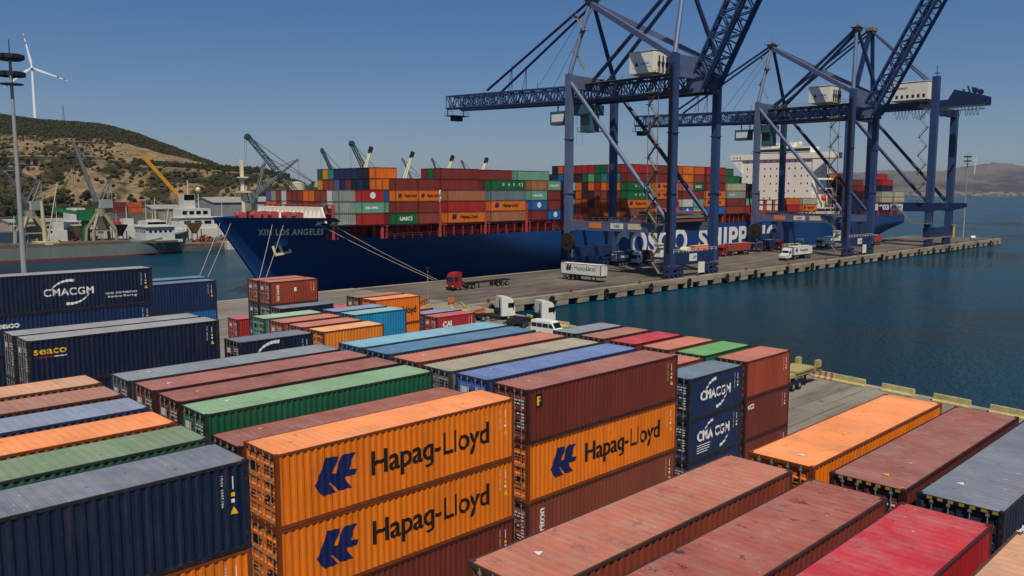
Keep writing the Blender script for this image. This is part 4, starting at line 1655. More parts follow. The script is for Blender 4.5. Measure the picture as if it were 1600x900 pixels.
def text_on(parent, txt, h, width, origin, face, mat, bold=0.03, name='lettering'):
    """writing on a vertical plane; face '-x' or '-y'"""
    v, f = tgeo(txt, h, width=width, bold=bold)
    m = MB()
    if face == '-x':
        pts = [(origin[0], origin[1] - a, origin[2] + b) for a, b in v]
    else:
        pts = [(origin[0] + a, origin[1], origin[2] + b) for a, b in v]
    m.add(pts, f)
    return m.build(name, mat, parent)


def double_crane(cx, label, raised_on='sea'):
    """lattice boom crane standing across the pier; local x along the pier, y towards the ship; base at pier centre"""
    t = thing('quay_crane', label, 'crane', (cx, 130, 0), 0, 'blue cranes standing on the pier')
    XL, YS, YF = 9.2, -16.2, 16.2
    ZT = {YS: 52.2, YF: 50.6}
    for x in (-XL, XL):
        for y in (YS, YF):
            m = MB()
            m.beam((x, y, 3.2), (x, y, ZT[y]), 1.75, 1.6, up=(0, 1, 0))
            for z in (20, 34):
                m.box(x - 1.0, x + 1.0, y - 1.1, y + 1.1, z, z + 0.25)
            m.build('leg', CBL if (x < 0 and y > 0) else CB, t)
    # cross beams joining leg tops, portal beams, sill beams
    for y in (YS, YF):
        m = MB()
        z1 = ZT[y] - 0.2
        m.prism([(-XL + 1.0, z1 - 3.4), (XL - 1.0, z1 - 3.4), (XL - 1.0, z1), (-XL + 1.0, z1)], 'y', y - 0.8, y + 0.8)
        m.build('top_beam', CBL, t)
        m = MB()
        m.prism([(-XL - 1.6, 3.2), (XL + 1.6, 3.2), (XL + 1.6, 5.9), (-XL - 1.6, 5.9)], 'y', y - 0.75, y + 0.75)
        m.build('sill_beam', CBD, t)
        for x in (-XL + 1.5, XL - 1.5):
            bogies(t, x, y, CBD)
    for x in (-XL, XL):
        m = MB()
        m.prism([(YS + 0.9, 10.9), (YS + 3.5, 10.6), (YF - 3.5, 10.6), (YF - 0.9, 10.0), (YF - 0.9, 12.9), (YS + 0.9, 12.9)], 'x', x - 0.7, x + 0.7)
        m.build('portal_beam', CBL, t)
        r_ = MB()
        rail(r_, (x - 0.8, YS + 1, 12.9), (x - 0.8, YF - 1, 12.9))
        r_.build('handrail', GREYR, t)
        d = MB()                                   # diagonal brace
        d.tube((x, YF - 0.4, ZT[YF] - 2.2), (x, YS + 1.5, 14.0), 0.56, n=10)
        d.build('diagonal_brace', CBL if x < 0 else CBD, t)  # sunlit left brace and shaded right brace, painted as two tones
    for y0, c in ((6.5, '#d07a40'), (-0.5, '#d8d4c8'), (-6.0, '#c8bd98')):
        s = MB()
        s.box(-XL - 0.78, -XL - 0.705, y0 - 2.0, y0 + 2.0, 11.2, 12.6)
        s.build('sign', plain('sign' + c, c, 0.6), t)
    text_on(t, 'VAN', 0.8, 1.8, (-XL - 0.79, 0.45, 11.5), '-x', black_paint)
    s = MB()
    s.box(-2.4, 0.8, YS - 0.83, YS - 0.76, 3.7, 5.5)
    s.build('sign', white_paint, t)
    text_on(t, 'CSP', 0.7, 1.5, (-1.0, YS - 0.84, 4.25), '-y', navy_logo)
    # main girder between the legs + lowered boom over the ship
    g = MB()
    g.lattice((-2.9, YS - 1.5, 46.4), (-2.9, YF + 1, 46.6), 1.3, 4.0, 13, 0.22, 0.11)
    g.lattice((2.9, YS - 1.5, 46.4), (2.9, YF + 1, 46.6), 1.3, 4.0, 13, 0.22, 0.11)
    for k in range(9):
        y = YS + 2 + k * 3.6
        g.beam((-2.9, y, 48.5), (2.9, y, 48.5), 0.3)
    for x in (-2.9, 2.9):
        g.beam((x, YS - 2.2, 44.0), (x, YF + 1, 44.2), 0.9, 0.8)
    g.build('girder', CBD, t)
    b = MB()
    for x in (-2.9, 2.9):
        b.lattice((x, YF + 1.2, 46.6), (x, 72.8, 48.2), 1.2, 3.6, 24, 0.2, 0.1)
        b.beam((x, YF + 1.2, 44.4), (x, 72.8, 46.2), 0.75, 0.6)
    for k in range(14):
        tt = k / 13
        b.beam((-2.9, 17.4 + tt * 55.3, 48.4 + 1.7 * tt), (2.9, 17.4 + tt * 55.3, 48.4 + 1.7 * tt), 0.25)
        b.beam((-2.9, 17.4 + tt * 55.3, 44.9 + 1.7 * tt), (2.9, 17.4 + tt * 55.3, 44.9 + 1.7 * tt), 0.25)
    for k in range(4):
        y = 22 + k * 11
        b.beam((-3.4, y, 48.6), (-3.9, y, 50.6), 0.1)
    b.build('boom', CB, t)
    e = MB()                                       # boom-end platform
    e.box(-3.4, 3.4, 69.8, 73.8, 44.0, 44.2)
    for x in (-3.3, 3.3):
        rail(e, (x, 69.9, 44.2), (x, 73.7, 44.2))
        e.beam((x, 72.4, 44.1), (x, 72.4, 46.5), 0.2)
    e.box(-1.6, 1.6, 70.8, 73.1, 42.6, 43.9)
    e.build('end_platform', dark_steel, t)
    # A-frames
    A1 = Vector((0, YF + 0.6, 70.2))
    A2 = Vector((0, YS + 3.6, 72.0))
    for x in (-XL, XL):
        m = MB()
        m.tube((x, YF, ZT[YF]), A1 + Vector((x * 0.06, 0, 0)), 0.6, 0.5, 8)
        m.build('a_frame_leg', CBL if x < 0 else CBD, t)  # left leg in the lit tone, right leg in the shaded tone
        m = MB()
        m.tube((x, YS, ZT[YS]), A2 + Vector((x * 0.06, 0, 0)), 0.62, 0.52, 8)
        m.build('a_frame_leg', CBL if x < 0 else CBD, t)
        m = MB()
        m.beam(A1 + Vector((x * 0.08, 0, -0.4)), (x, YS + 0.4, ZT[YS] - 0.6), 1.0, 1.3)
        m.build('back_strut', CBL, t)
    m = MB()
    for A in (A1, A2):
        m.box(-1.6, 1.6, A.y - 1.0, A.y + 1.0, A.z - 0.5, A.z + 0.5)
        m.box(-2.4, 2.4, A.y - 1.5, A.y + 1.5, A.z + 0.5, A.z + 0.6)
        m.tube((0, A.y, A.z + 0.6), (0, A.y, A.z + 3.2), 0.08, n=5)
        m.tube((-0.8, A.y - 0.4, A.z + 1.1), (0.8, A.y - 0.4, A.z + 1.1), 0.5, n=10)
        for q in ((-2.3, -1.4), (2.3, -1.4), (2.3, 1.4), (-2.3, 1.4)):
            m.beam((q[0], A.y + q[1], A.z + 0.6), (q[0], A.y + q[1], A.z + 1.7), 0.07)
    m.build('apex_platform', GREYR, t)
    for x in (-2.9, 2.9):                          # stays
        m = MB()
        m.tube((x * 0.4, A1.y, A1.z), (x, 54.5, 50.4), 0.36, n=6)
        m.tube((x * 0.4, A1.y + 0.5, A1.z - 1.2), (x, 33.0, 50.0), 0.06, n=4)
        m.build('forestay', CBD, t)
        m = MB()
        m.tube((x * 0.4, A2.y, A2.z), (x, YF - 2.2, 49.0), 0.52, n=6)
        m.build('backstay', CBD, t)
    kp = MB()
    kp.tube((-2.9, 44, 60.0 - 3.6), (-2.9, 44, 49.9), 0.12, n=5)
    kp.tube((2.9, 44, 60.0 - 3.6), (2.9, 44, 49.9), 0.12, n=5)
    kp.tube((-2.9, 45.6, 49.9), (-2.9, 44, 56.0), 0.08, n=5)
    kp.tube((2.9, 45.6, 49.9), (2.9, 44, 56.0), 0.08, n=5)
    kp.build('stay_support', CBD, t)
    # raised boom on the water side
    rb = MB()
    H0 = Vector((0, YS - 2.4, 45.8))
    d = Vector((0, -math.cos(R(62)), math.sin(R(62))))
    for x in (-3.1, 3.1):
        p = H0 + Vector((x, 0, 0))
        rb.lattice(p, p + d * 54, 1.3, 3.8, 20, 0.24, 0.12, up=(0, 1, 0))
        rb.beam(p + Vector((0, -1.9, -0.8)), p + d * 54 + Vector((0, -1.9, -0.8)), 0.7, 0.6, up=(0, 1, 0))
    for k in range(19):
        p = H0 + d * (1.5 + k * 2.85)
        rb.beam(p + Vector((-3.1, 0, 0)), p + Vector((3.1, 0, 0)), 0.3)
        rb.beam(p + Vector((-3.1 if k % 2 else 3.1, 1.6, 0.8)), p + d * 2.85 + Vector((3.1 if k % 2 else -3.1, 1.6, 0.8)), 0.2)
    rb.build('raised_boom', CB, t)
    hg = MB()
    for x in (-3.3, 3.3):
        hg.prism([(YS - 4.0, 43.6), (YS + 0.2, 43.6), (YS + 1.0, 50.4), (YS - 0.9, 50.4), (YS - 3.9, 47.0)], 'x', x - 0.25, x + 0.25)
    hg.box(-XL + 0.9, XL - 0.9, YS - 1.6, YS - 0.81, 46.8, 49.6)
    hg.build('hinge_bracket', CBL, t)
    # machinery house
    h = MB()
    h.box(-4.2, 3.8, -6.6, 0.9, 49.4, 54.6)
    h.box(-4.35, 3.95, -6.75, 1.05, 54.61, 54.85)
    hs = h.build('machinery_house', HOUSEW, t, bevel=0.12)
    s = MB()
    s.box(-4.26, -4.21, -5.9, -0.3, 50.9, 52.6)
    s.build('sign', white_paint, hs)
    lg = MB()
    lg.add([(-4.28, -0.9, 51.2), (-4.28, -2.1, 51.2), (-4.28, -1.5, 52.4)], [(0, 1, 2)])
    lg.build('emblem', navy_logo, hs)
    text_on(hs, 'KUMPORT', 0.45, 2.6, (-4.28, -2.7, 51.5), '-x', plain('sign_blue', '#2a5aa0'))
    v = MB()
    for k in range(4):
        x = -2.2 + k * 1.6
        v.beam((x, -6.85, 49.6), (x, -6.85, 53.6), 0.35, 0.12)
        v.box(x - 0.5, x + 0.5, -6.95, -6.78, 51.6, 52.2)
    v.box(-4.4, 4.0, -7.4, -6.7, 49.1, 49.3)
    v.build('ladder', COIL, hs)
    wk = MB()
    rail(wk, (-4.1, YS + 1, 48.7), (-4.1, YF + 1, 48.7))
    wk.box(-4.3, -3.5, YS + 1, YF + 1, 48.55, 48.65)
    wk.build('walkway', GREYR, t)
    # trolley with cab and spreader ropes
    tr = MB()
    tr.box(-3.4, 3.4, 15.0, 21.0, 40.9, 43.5)
    tr.box(-3.9, -1.0, 21.0, 28.0, 41.6, 42.2)
    for x in (-2.9, 2.9):
        tr.beam((x, 16, 43.2), (x, 16, 44.0), 0.6)
        tr.beam((x, 26, 42.0), (x, 26, 44.3), 0.3)
    to = tr.build('trolley', TEAL, t)
    tr = MB()
    tr.box(-3.9, -1.0, 22.5, 28.0, 38.6, 41.59)
    tr.build('hoist_box', TEAL, to)
    tr = MB()
    tr.box(-2.6, 1.0, 14.6, 18.2, 36.6, 40.8)
    tr.box(-3.0, 1.4, 13.8, 18.8, 36.3, 36.5)
    rail(tr, (-3.0, 13.8, 36.5), (-3.0, 18.8, 36.5))
    tr.build('operator_cab', TEAL, to)
    cw = MB()
    cw.box(-2.66, -2.6, 14.9, 17.9, 38.2, 40.2)
    cw.build('cab_window', glass_dark, to)
    sg = MB()
    sg.box(-3.97, -3.91, 22.9, 27.4, 39.4, 41.4)
    sg.build('sign', white_paint, to)
    for x in (-1.3, 0.9):
        rp = MB()
        rp.tube((x, 19, 36), (x, 19, 43), 0.04, n=4)
        rp.tube((x, 20.5, 30 if False else 33), (x, 20.5, 43), 0.04, n=4)
        rp.build('hoist_rope', dark_steel, to)
    # stair tower and leg ladder
    st = MB()
    zigzag(st, -XL - 1.6, YS + 4.6, 13.0, 43.6)
    st.build('stairway', GREYR, t)
    st = MB()
    zigzag(st, -XL - 1.4, YS + 3.4, 1.0, 12.6)
    st.build('stairway', GREYR, t)
    st = MB()
    st.beam((-XL - 1.6, YS + 6.0, 12.9), (-XL - 1.6, YS + 6.0, 44), 0.14)
    st.beam((-XL - 1.6, YS + 3.2, 12.9), (-XL - 1.6, YS + 3.2, 44), 0.14)
    st.box(-XL - 2.3, -XL - 0.9, YS + 2.6, YS + 6.6, 43.5, 43.7)
    st.build('stairway', GREYR, t)
    st = MB()
    zigzag(st, -XL * 0.55, YF + 0.3, 52, 66, run=3.2, rise=5)
    st.build('stairway', GREYR, t)
    ld = MB()
    for k in range(95):
        ld.box(-XL - 1.35, -XL - 1.0, YS - 0.5, YS + 0.5, 6.5 + 0.46 * k, 6.6 + 0.46 * k)
    for y in (YS - 0.5, YS + 0.5):
        ld.beam((-XL - 1.25, y, 6), (-XL - 1.25, y, 50), 0.08)
    ld.build('ladder', COIL, t)
    # cable reel, electric house, hatch covers sit on the crane
    cr = MB()
    cr.tube((-XL - 2.6, YF - 1.8, 7.5), (-XL - 1.8, YF - 1.8, 7.5), 2.3, n=20)
    cr.tube((-XL - 2.8, YF - 1.8, 7.5), (-XL - 1.0, YF - 1.8, 7.5), 0.7, n=10)
    cr.beam((-XL - 1.2, YF - 1.8, 4.5), (-XL - 1.2, YF - 1.8, 9.5), 0.4)
    cr.build('cable_reel', COIL, t)
    eh = MB()
    eh.box(-XL - 1.6, -XL + 0.2, YS + 1.6, YS + 3.6, 5.0, 8.0)
    eh.box(-XL - 1.8, -XL + 0.4, YS + 1.4, YS + 3.8, 8.01, 8.15)
    eh.build('electric_house', HOUSEW, t)
    sp = MB()
    rail(sp, (-XL, YS - 0.9, 5.9), (XL, YS - 0.9, 5.9), 0.9)
    sp.box(1.5, 4.2, YS - 0.9, YS - 0.76, 0.6, 3.3)
    sp.build('sill_rail', HOUSEW, t)
    return t


crane_a = double_crane(173.0, 'large blue lattice-boom crane nearest the viewer, legs astride the lettered hull')
crane_b = double_crane(269.0, 'middle blue lattice-boom crane standing between the nearest crane and the one numbered 903')
hc2 = MB()
for k in range(3):
    z = 13.05 + k * 0.95
    hc2.mi = k % 2
    hc2.box(-8.6 + 0.3 * k, 9.5, -13.5, -3.5 - 0.4 * k, z, z + 0.6)
for x in (-8, 9):
    for y in (-13, -4):
        hc2.box(x - 0.3, x + 0.3, y - 0.3, y + 0.3, 12.92, 16.3)
o = hc2.build('hatch_cover_pile', [paint('hatch_rust', '#7c4a44', 0.7, rust=0.8, grime=0.5), paint('hatch_grey', '#7b7468', 0.7, rust=0.6, grime=0.5)])
o.location = (173, 130, 0)
tag(o, 'pile of rust brown steel hatch covers resting on the portal beams of the nearest crane', 'hatch cover')

# third crane, box girder, numbered 903
t = thing('quay_crane', 'dark blue box-girder crane numbered 903, farthest along the pier', 'crane', (342, 130, 0), 0, 'blue cranes standing on the pier')
XL, YS, YF = 10.8, -16, 16
for x in (-XL, XL):
    for y in (YS, YF):
        m = MB()
        m.beam((x, y, 6.5), (x, y, 52 if y > 0 else (63 if x < 0 else 52)), 2.2, 2.4, up=(0, 1, 0))
        m.build('leg', CB, t)
for x in (-XL, XL):
    m = MB()
    m.prism([(YS - 7.5, 15.2), (YS - 3, 15.8), (YS - 1.3, 9.0), (YS - 1.25, 13.0), (YF - 1.3, 13.0), (YF - 1.3, 16.2), (YS - 7.5, 16.2)] if False else [(YS - 6.5, 14.6), (YS - 1.3, 13.2), (YF - 1.3, 13.0), (YF - 1.3, 16.2), (YS - 6.5, 16.2)], 'x', x - 1.25, x - 0.1)
    m.build('portal_beam', CBD, t)
    m = MB()
    m.tube((x, YF - 2, 49), (x, YS + 1.5, 17.0), 0.62, n=10)
    m.build('diagonal_brace', CBD, t)
for y in (YS, YF):
    m = MB()
    m.prism([(-XL - 1.8, 3.4), (XL + 1.8, 3.4), (XL + 1.8, 7.0), (-XL - 1.8, 7.0)], 'y', y - 1.2, y + 1.2)
    m.build('sill_beam', CBD, t)
    m = MB()
    m.box(-XL + 1.3, XL - 1.3, y - 1.0, y + 1.0, 49.2, 52)
    m.build('top_beam', CBD, t)
    for x in (-XL + 1.2, XL - 1.2):
        bogies(t, x, y, CBD)
g = MB()
for x in (-3.2, 3.2):
    g.box(x - 0.7, x + 0.7, YS - 14.5, 74, 52.4, 54.9)
for k in range(16):
    g.box(-3.2, 3.2, -29 + 6.6 * k, -28.6 + 6.6 * k, 53.0, 54.0)
g.build('girder', CBD, t)
s = MB()
s.box(-XL - 1.32, -XL - 1.255, -2.1, 2.4, 13.3, 15.9)
so = s.build('sign', navy_logo, t)
s = MB()
s.box(-XL - 1.33, -XL - 1.26, 2.5, 4.8, 13.3, 15.9)
s.build('sign', white_paint, t)
s = MB()
s.box(-XL - 1.33, -XL - 1.26, -6.8, -2.2, 13.3, 15.9)
s.build('sign', white_paint, t)
text_on(t, '903', 1.9, 3.8, (-XL - 1.36, 2.05, 13.65), '-x', white_paint, 0.05)
text_on(t, 'KUMPORT', 0.7, 3.6, (-XL - 1.36, -2.7, 14.4), '-x', plain('sign_blue', '#2a5aa0'))
h = MB()
h.box(-6, 4, -11.5, 2.4, 55.5, 62.2)
h.box(-6.2, 4.2, -11.7, 2.6, 62.21, 62.5)
hs = h.build('machinery_house', HOUSEW, t, bevel=0.2)
v = MB()
for k in range(6):
    v.box(-6.08, -6.01, -10 + 2 * k - 0.5, -10 + 2 * k + 0.4, 56.4, 57.6)
v.build('vent', dark_steel, hs)
lg = MB()
lg.add([(-6.05 - 0.03, 0.9 + 0.9 * math.cos(R(a)), 60.2 + 0.9 * math.sin(R(a))) for a in range(0, 360, 30)], [tuple(range(12))])
lg.build('emblem', plain('emblem_green', '#3a7a4a'), hs)
text_on(hs, 'KUMPORT', 0.6, 3.4, (-6.09, -0.5, 59.9), '-x', plain('sign_grey', '#6a7068'))
bk = MB()
for x in (-3.2, 3.2):
    bk.prism([(YS - 14.5, 53.0), (YS - 14.5, 55.5), (YS - 4, 58.5), (YS - 2, 54.9)], 'x', x - 0.6, x + 0.6)
    for q in ((-27.5, 3.6), (-26, 4.2), (-24.5, 3.2)):
        bk.beam((x, q[0], 55.2), (x, q[0] + 1.6, 55.2 + q[1]), 0.5)
    bk.tube((x - 0.5, -27, 57.6), (x + 0.5, -27, 57.6), 1.0, n=12)
bk.build('backreach_machinery', CBD, t)
A = Vector((0, 13.5, 85.0))
for x in (-XL, XL):
    m = MB()
    m.beam((x, YF, 52), A + Vector((x * 0.1, 0, 0)), 1.4)
    m.build('a_frame_leg', CBD, t)
m = MB()
m.box(-2.5, 2.5, 12, 15, 84.5, 85.8)
m.build('apex_platform', GREYR, t)
for x in (-3.2, 3.2):
    m = MB()
    m.tube(A + Vector((x * 0.5, 0, 0)), (x, YS + 6.0, 62.3), 0.4, n=6)
    m.build('backstay', CBD, t)
    m = MB()
    m.tube(A + Vector((x * 0.5, 0, 0)), (x, 58, 55), 0.4, n=6)
    m.build('forestay', CBD, t)
f = MB()
for k in range(26):
    y = 2 - k * 1.25
    dp = 3.6 if k % 5 else 1.6
    f.line([(-4.3, y, 52.0), (-4.3, y - 0.35, 52.0 - dp * 0.8), (-4.3, y - 0.62, 52 - dp), (-4.3, y - 0.9, 52 - dp * 0.8), (-4.3, y - 1.25, 52.0)], 0.09, 4)
f.beam((-4.3, 4, 52.1), (-4.3, -31, 52.1), 0.25)
f.box(-5.2, -3.6, -31, -14, 50.6, 50.75)
rail(f, (-5.2, -31, 50.7), (-5.2, -14, 50.7))
f.build('cable_festoon', paint('festoon_green', '#4a5a48', 0.7), t)
st = MB()
zigzag(st, -XL - 2.0, YS + 3.0, 17.0, 52.0, run=3.0, rise=3.4)
st.beam((-XL - 2, YS + 5.6, 9), (-XL - 2, YS + 12.5, 16.5), 0.9, 0.2)
st.beam((-XL - 2, YS + 5.6, 10), (-XL - 2, YS + 12.5, 17.5), 0.08)
st.box(-XL - 3, -XL - 1.3, YS - 1.5, YS + 6.0, 8.6, 8.8)
rail(st, (-XL - 3, YS - 1.5, 8.8), (-XL - 3, YS + 6, 8.8))
rail(st, (-XL - 1.3, YS - 6, 16.2), (-XL - 1.3, YF - 1, 16.2))
st.build('stairway', GREYR, t)
mm = MB()
mm.tube((-XL, YS, 63), (-XL, YS, 67), 0.12, n=5)
mm.box(-XL - 0.8, -XL + 0.8, YS - 0.8, YS + 0.8, 64, 64.2)
mm.build('beacon_mast', CBD, t)
# ---------------------------------------------------------------- fenders, bollards, barriers, masts
random.seed(21)
fb = MB()
for dz in (-0.75, -1.65):
    n = 14
    ring = []
    for k in range(n):
        a = 2 * math.pi * k / n
        for j in range(6):
            b = 2 * math.pi * j / 6
            r = 0.52 + 0.2 * math.cos(b)
            ring.append((r * math.cos(a), 0.24 * math.sin(b), r * math.sin(a) + dz))
    fs = [(k * 6 + j, ((k + 1) % n) * 6 + j, ((k + 1) % n) * 6 + (j + 1) % 6, k * 6 + (j + 1) % 6) for k in range(n) for j in range(6)]
    fb.add(ring, fs)
fb.tube((0, 0, 0.1), (0, 0, -2.0), 0.05, n=5)
me = fb.mesh('tyre_fender')
me.materials.append(rubber)
k = 0
x = 103.0
while x < 408:
    o = D.objects.new('tyre_fender', me)
    COL.objects.link(o)
    o.location = (x, 110.72, random.uniform(-0.15, 0.1))
    o.scale = (1, 1, random.uniform(0.9, 1.15))
    k += 1
    tag(o, 'black tyre fender on the pier wall, %s from the landward end' % ORD[k - 1], 'fender', 'tyre fenders along the pier wall')
    x += 15.8 + random.uniform(-2, 2)
bo = MB()
bo.tube((0, 0, 0), (0, 0, 0.5), 0.22, 0.17, 10)
bo.tube((0, 0, 0.5), (0, 0, 0.68), 0.34, 0.3, 10)
bo.box(-0.4, 0.4, -0.4, 0.4, 0, 0.06)
me = bo.mesh('bollard')
me.materials.append(paint('bollard_rust', '#6e4030', 0.7, rust=0.9))
for k in range(14):
    o = D.objects.new('bollard', me)
    COL.objects.link(o)
    o.location = (103 + 23 * k, 111.6, 0.03)
    tag(o, 'rusty bollard on the water edge of the pier, %s from the land' % ORD[k], 'bollard', 'bollards along the pier edge')
for k in range(5):
    on = MB()
    v, f = tgeo('0', 1.0, bold=0.05)
    on.add([(a, 0, b) for a, b in v], f)
    if k == 0:
        o = on.build('pier_number', black_paint)
        o.location = (190.5, 111.03 - 0.05, -1.08)
        o.scale = (0.9, 1, 0.9)
        tag(o, 'black painted 0 on the pale pier wall', 'painted number')
M_barr = paint('barrier_yellow', '#b7a972', 0.8, 0.2, rust=0.7, grime=0.5, scale=2.5)
M_barw = paint('barrier_white', '#b3ab94', 0.75, 0.15, rust=0.4, grime=0.4, scale=2.5)
M_baro = paint('barrier_orange', '#b5632c', 0.75, 0.15, rust=0.4, grime=0.4, scale=2.5)


def barrier(x, y, L, label, rz=81.5, striped=False, mat=None):
    t = thing('concrete_barrier', label, 'barrier', (x, y, 0), R(rz), 'concrete barriers by the water edge')
    m = MB()
    m.prism([(-0.35, 0), (0.35, 0), (0.35, 0.14), (0.16, 0.3), (0.12, 0.8), (-0.12, 0.8), (-0.16, 0.3), (-0.35, 0.14)], 'x', -L / 2, L / 2)
    m.build('body', mat or (M_barr if not striped else M_barw), t, bevel=0.03)
    if striped:
        for k in range(4):
            s = MB()
            a = -L / 2 + (k + 0.4) * L / 4
            s.prism([(-0.365, 0.02), (-0.365, 0.14), (-0.175, 0.31), (-0.135, 0.815), (0.135, 0.815), (0.175, 0.31), (0.365, 0.14), (0.365, 0.02)], 'x', a, a + L / 9)
            s.build('stripe', M_baro, t)
    return t


barrier(86.45, 39.6, 2.9, 'concrete barrier with worn orange stripes next to the flatbed trailer', striped=True)
barrier(85.98, 36.5, 3.4, 'yellowish concrete barrier just right of the striped one')
barrier(85.20, 31.3, 3.4, 'yellowish concrete barrier in the middle of the bare quay edge')
barrier(84.41, 26.0, 3.5, 'yellowish concrete barrier behind the far end of the bright orange container')
barrier(83.63, 20.8, 3.5, 'yellow concrete barrier at the far right hidden partly by the plum red container')
barrier(93.6, 91.3, 2.4, 'pale yellow concrete barrier left of the white truck cab at the pier root', rz=80)
barrier(92.3, 83.5, 2.6, 'yellow concrete barrier right of the white truck cab by the van', rz=95)
random.seed(9)
spots = [(92.5, 102.5, 20), (93.0, 106.5, 70), (91.2, 109.5, 10), (94.6, 98.3, 82), (90.0, 105.0, 130), (93.2, 99.8, 100), (89.0, 112.5, 25), (95.2, 110.0, 60)]
wd = ['nearest the white tractor unit', 'second in the heap', 'lying across the heap', 'water side of the heap', 'middle of the heap', 'upright at the pier corner', 'at the left end of the heap', 'at the back of the heap']
for (x, y, a), w in zip(spots, wd):
    barrier(x, y, random.uniform(2.6, 3.6), 'discarded yellow barrier block, %s by the pier root' % w, rz=a, mat=random.choice([M_barr, M_baro, M_barr]))
# orange steel lengths on the ground
for k, (x, y, a, L) in enumerate([(92, 117.5, 35, 7), (96, 114.0, 50, 6)]):
    m = MB()
    m.lattice((-L / 2, 0, 0.55), (L / 2, 0, 0.55), 0.9, 0.9, 8, 0.07, 0.04)
    o = m.build('steel_lattice_section', M_baro)
    o.location = (x, y, 0)
    o.rotation_euler = (0, 0, R(a))
    tag(o, ['orange lattice steel length lying by the heap of barrier blocks, left one', 'orange lattice steel length lying by the heap of barrier blocks, right one'][k], 'steel section')


def light_mast(x, y, h, label, r=0.42, heads=10, mid=None):
    t = thing('light_mast', label, 'light mast', (x, y, 0))
    m = MB()
    m.tube((0, 0, 0), (0, 0, h), r, r * 0.42, 14)
    m.build('pole', paint('mast_grey', '#8b8f90', 0.5, 0.08, grime=0.15), t, smooth=False)
    p = MB()
    p.tube((0, 0, h - 0.6), (0, 0, h - 0.4), r * 3.2, n=14)
    p.tube((0, 0, h + 0.1), (0, 0, h + 1.8), 0.06, n=5)
    for a in range(0, 360, 30):
        c, s = math.cos(R(a)) * r * 4, math.sin(R(a)) * r * 4
        p.beam((c * .5, s * .5, h - 0.5), (c, s, h - 0.2), 0.08)
    p.tube((0, 0, h - 3.4), (0, 0, h - 3.3), r * 3.4, n=14)
    p.build('light_ring', dark_steel, t)
    for k in range(heads):
        a = 2 * math.pi * k / heads
        f = MB()
        c, s = math.cos(a), math.sin(a)
        for zz in ((h - 0.2), (h - 2.2)):
            ctr = Vector((c * r * 3.5, s * r * 3.5, zz))
            f.beam(ctr - Vector((-s, c, 0)) * 0.42, ctr + Vector((-s, c, 0)) * 0.34, 0.3, 0.5)
            f.beam((c * r, s * r, zz), ctr, 0.07)
        f.build('floodlight', dark_steel, t)
    if mid:
        q = MB()
        q.beam((-2.2, -2.2 * 0.2, mid), (2.2, 2.2 * 0.2, mid), 0.14)
        for k in range(6):
            if k in (2, 3):
                continue
            x_ = -2.1 + 0.84 * k
            q.box(x_ - 0.22, x_ + 0.22, x_ * .2 - 0.2, x_ * .2 + 0.2, mid + 0.1, mid + 0.75)
        q.build('floodlight_bar', dark_steel, t)
    return t


p = c2w(-59.2, 100)
light_mast(p.x, p.y, 36.3, 'tall grey floodlight mast at the left edge, behind the dark blue containers', 0.38, 10, mid=23.5)
light_mast(408.5, 125.5, 36.5, 'tall thin floodlight mast at the far end of the pier, right of the cranes', 0.4, 8)
lm = thing('lamp_post', 'thin grey lamp post beside the long mooring line, in front of the dark hull', 'lamp post', (93.8, 117.9, 0))
m = MB()
m.tube((0, 0, 0), (0, 0, 6.4), 0.11, 0.07, 8)
m.build('pole', galv, lm)
m = MB()
m.box(-0.3, 0.3, -0.22, 0.22, 6.4, 6.75)
m.box(-0.2, 0.2, -0.16, 0.16, 5.5, 5.8)
m.build('lamp_head', dark_steel, lm)
yp = MB()
yp.tube((0, 0, 0), (0, 0, 5.6), 0.45, n=12)
yp.tube((0, 0, 5.6), (0, 0, 5.9), 0.6, n=12)
o = yp.build('marker_post', paint('marker_yellow', '#c9a62a', 0.6, rust=0.2))
o.location = (405.5, 128.6, 0)
tag(o, 'thick yellow post beside the tall mast at the end of the pier', 'marker post')

# ---------------------------------------------------------------- vehicles
def wheel(parent, x, y, r=0.5, w=0.32):
    t = MB()
    t.tube((x, y - w / 2, r), (x, y + w / 2, r), r, n=16)
    o = t.build('wheel', rubber, parent)
    h = MB()
    h.tube((x, y - w / 2 - 0.01, r), (x, y + w / 2 + 0.01, r), r * 0.48, n=10)
    h.build('rim', galv, o)
    return o


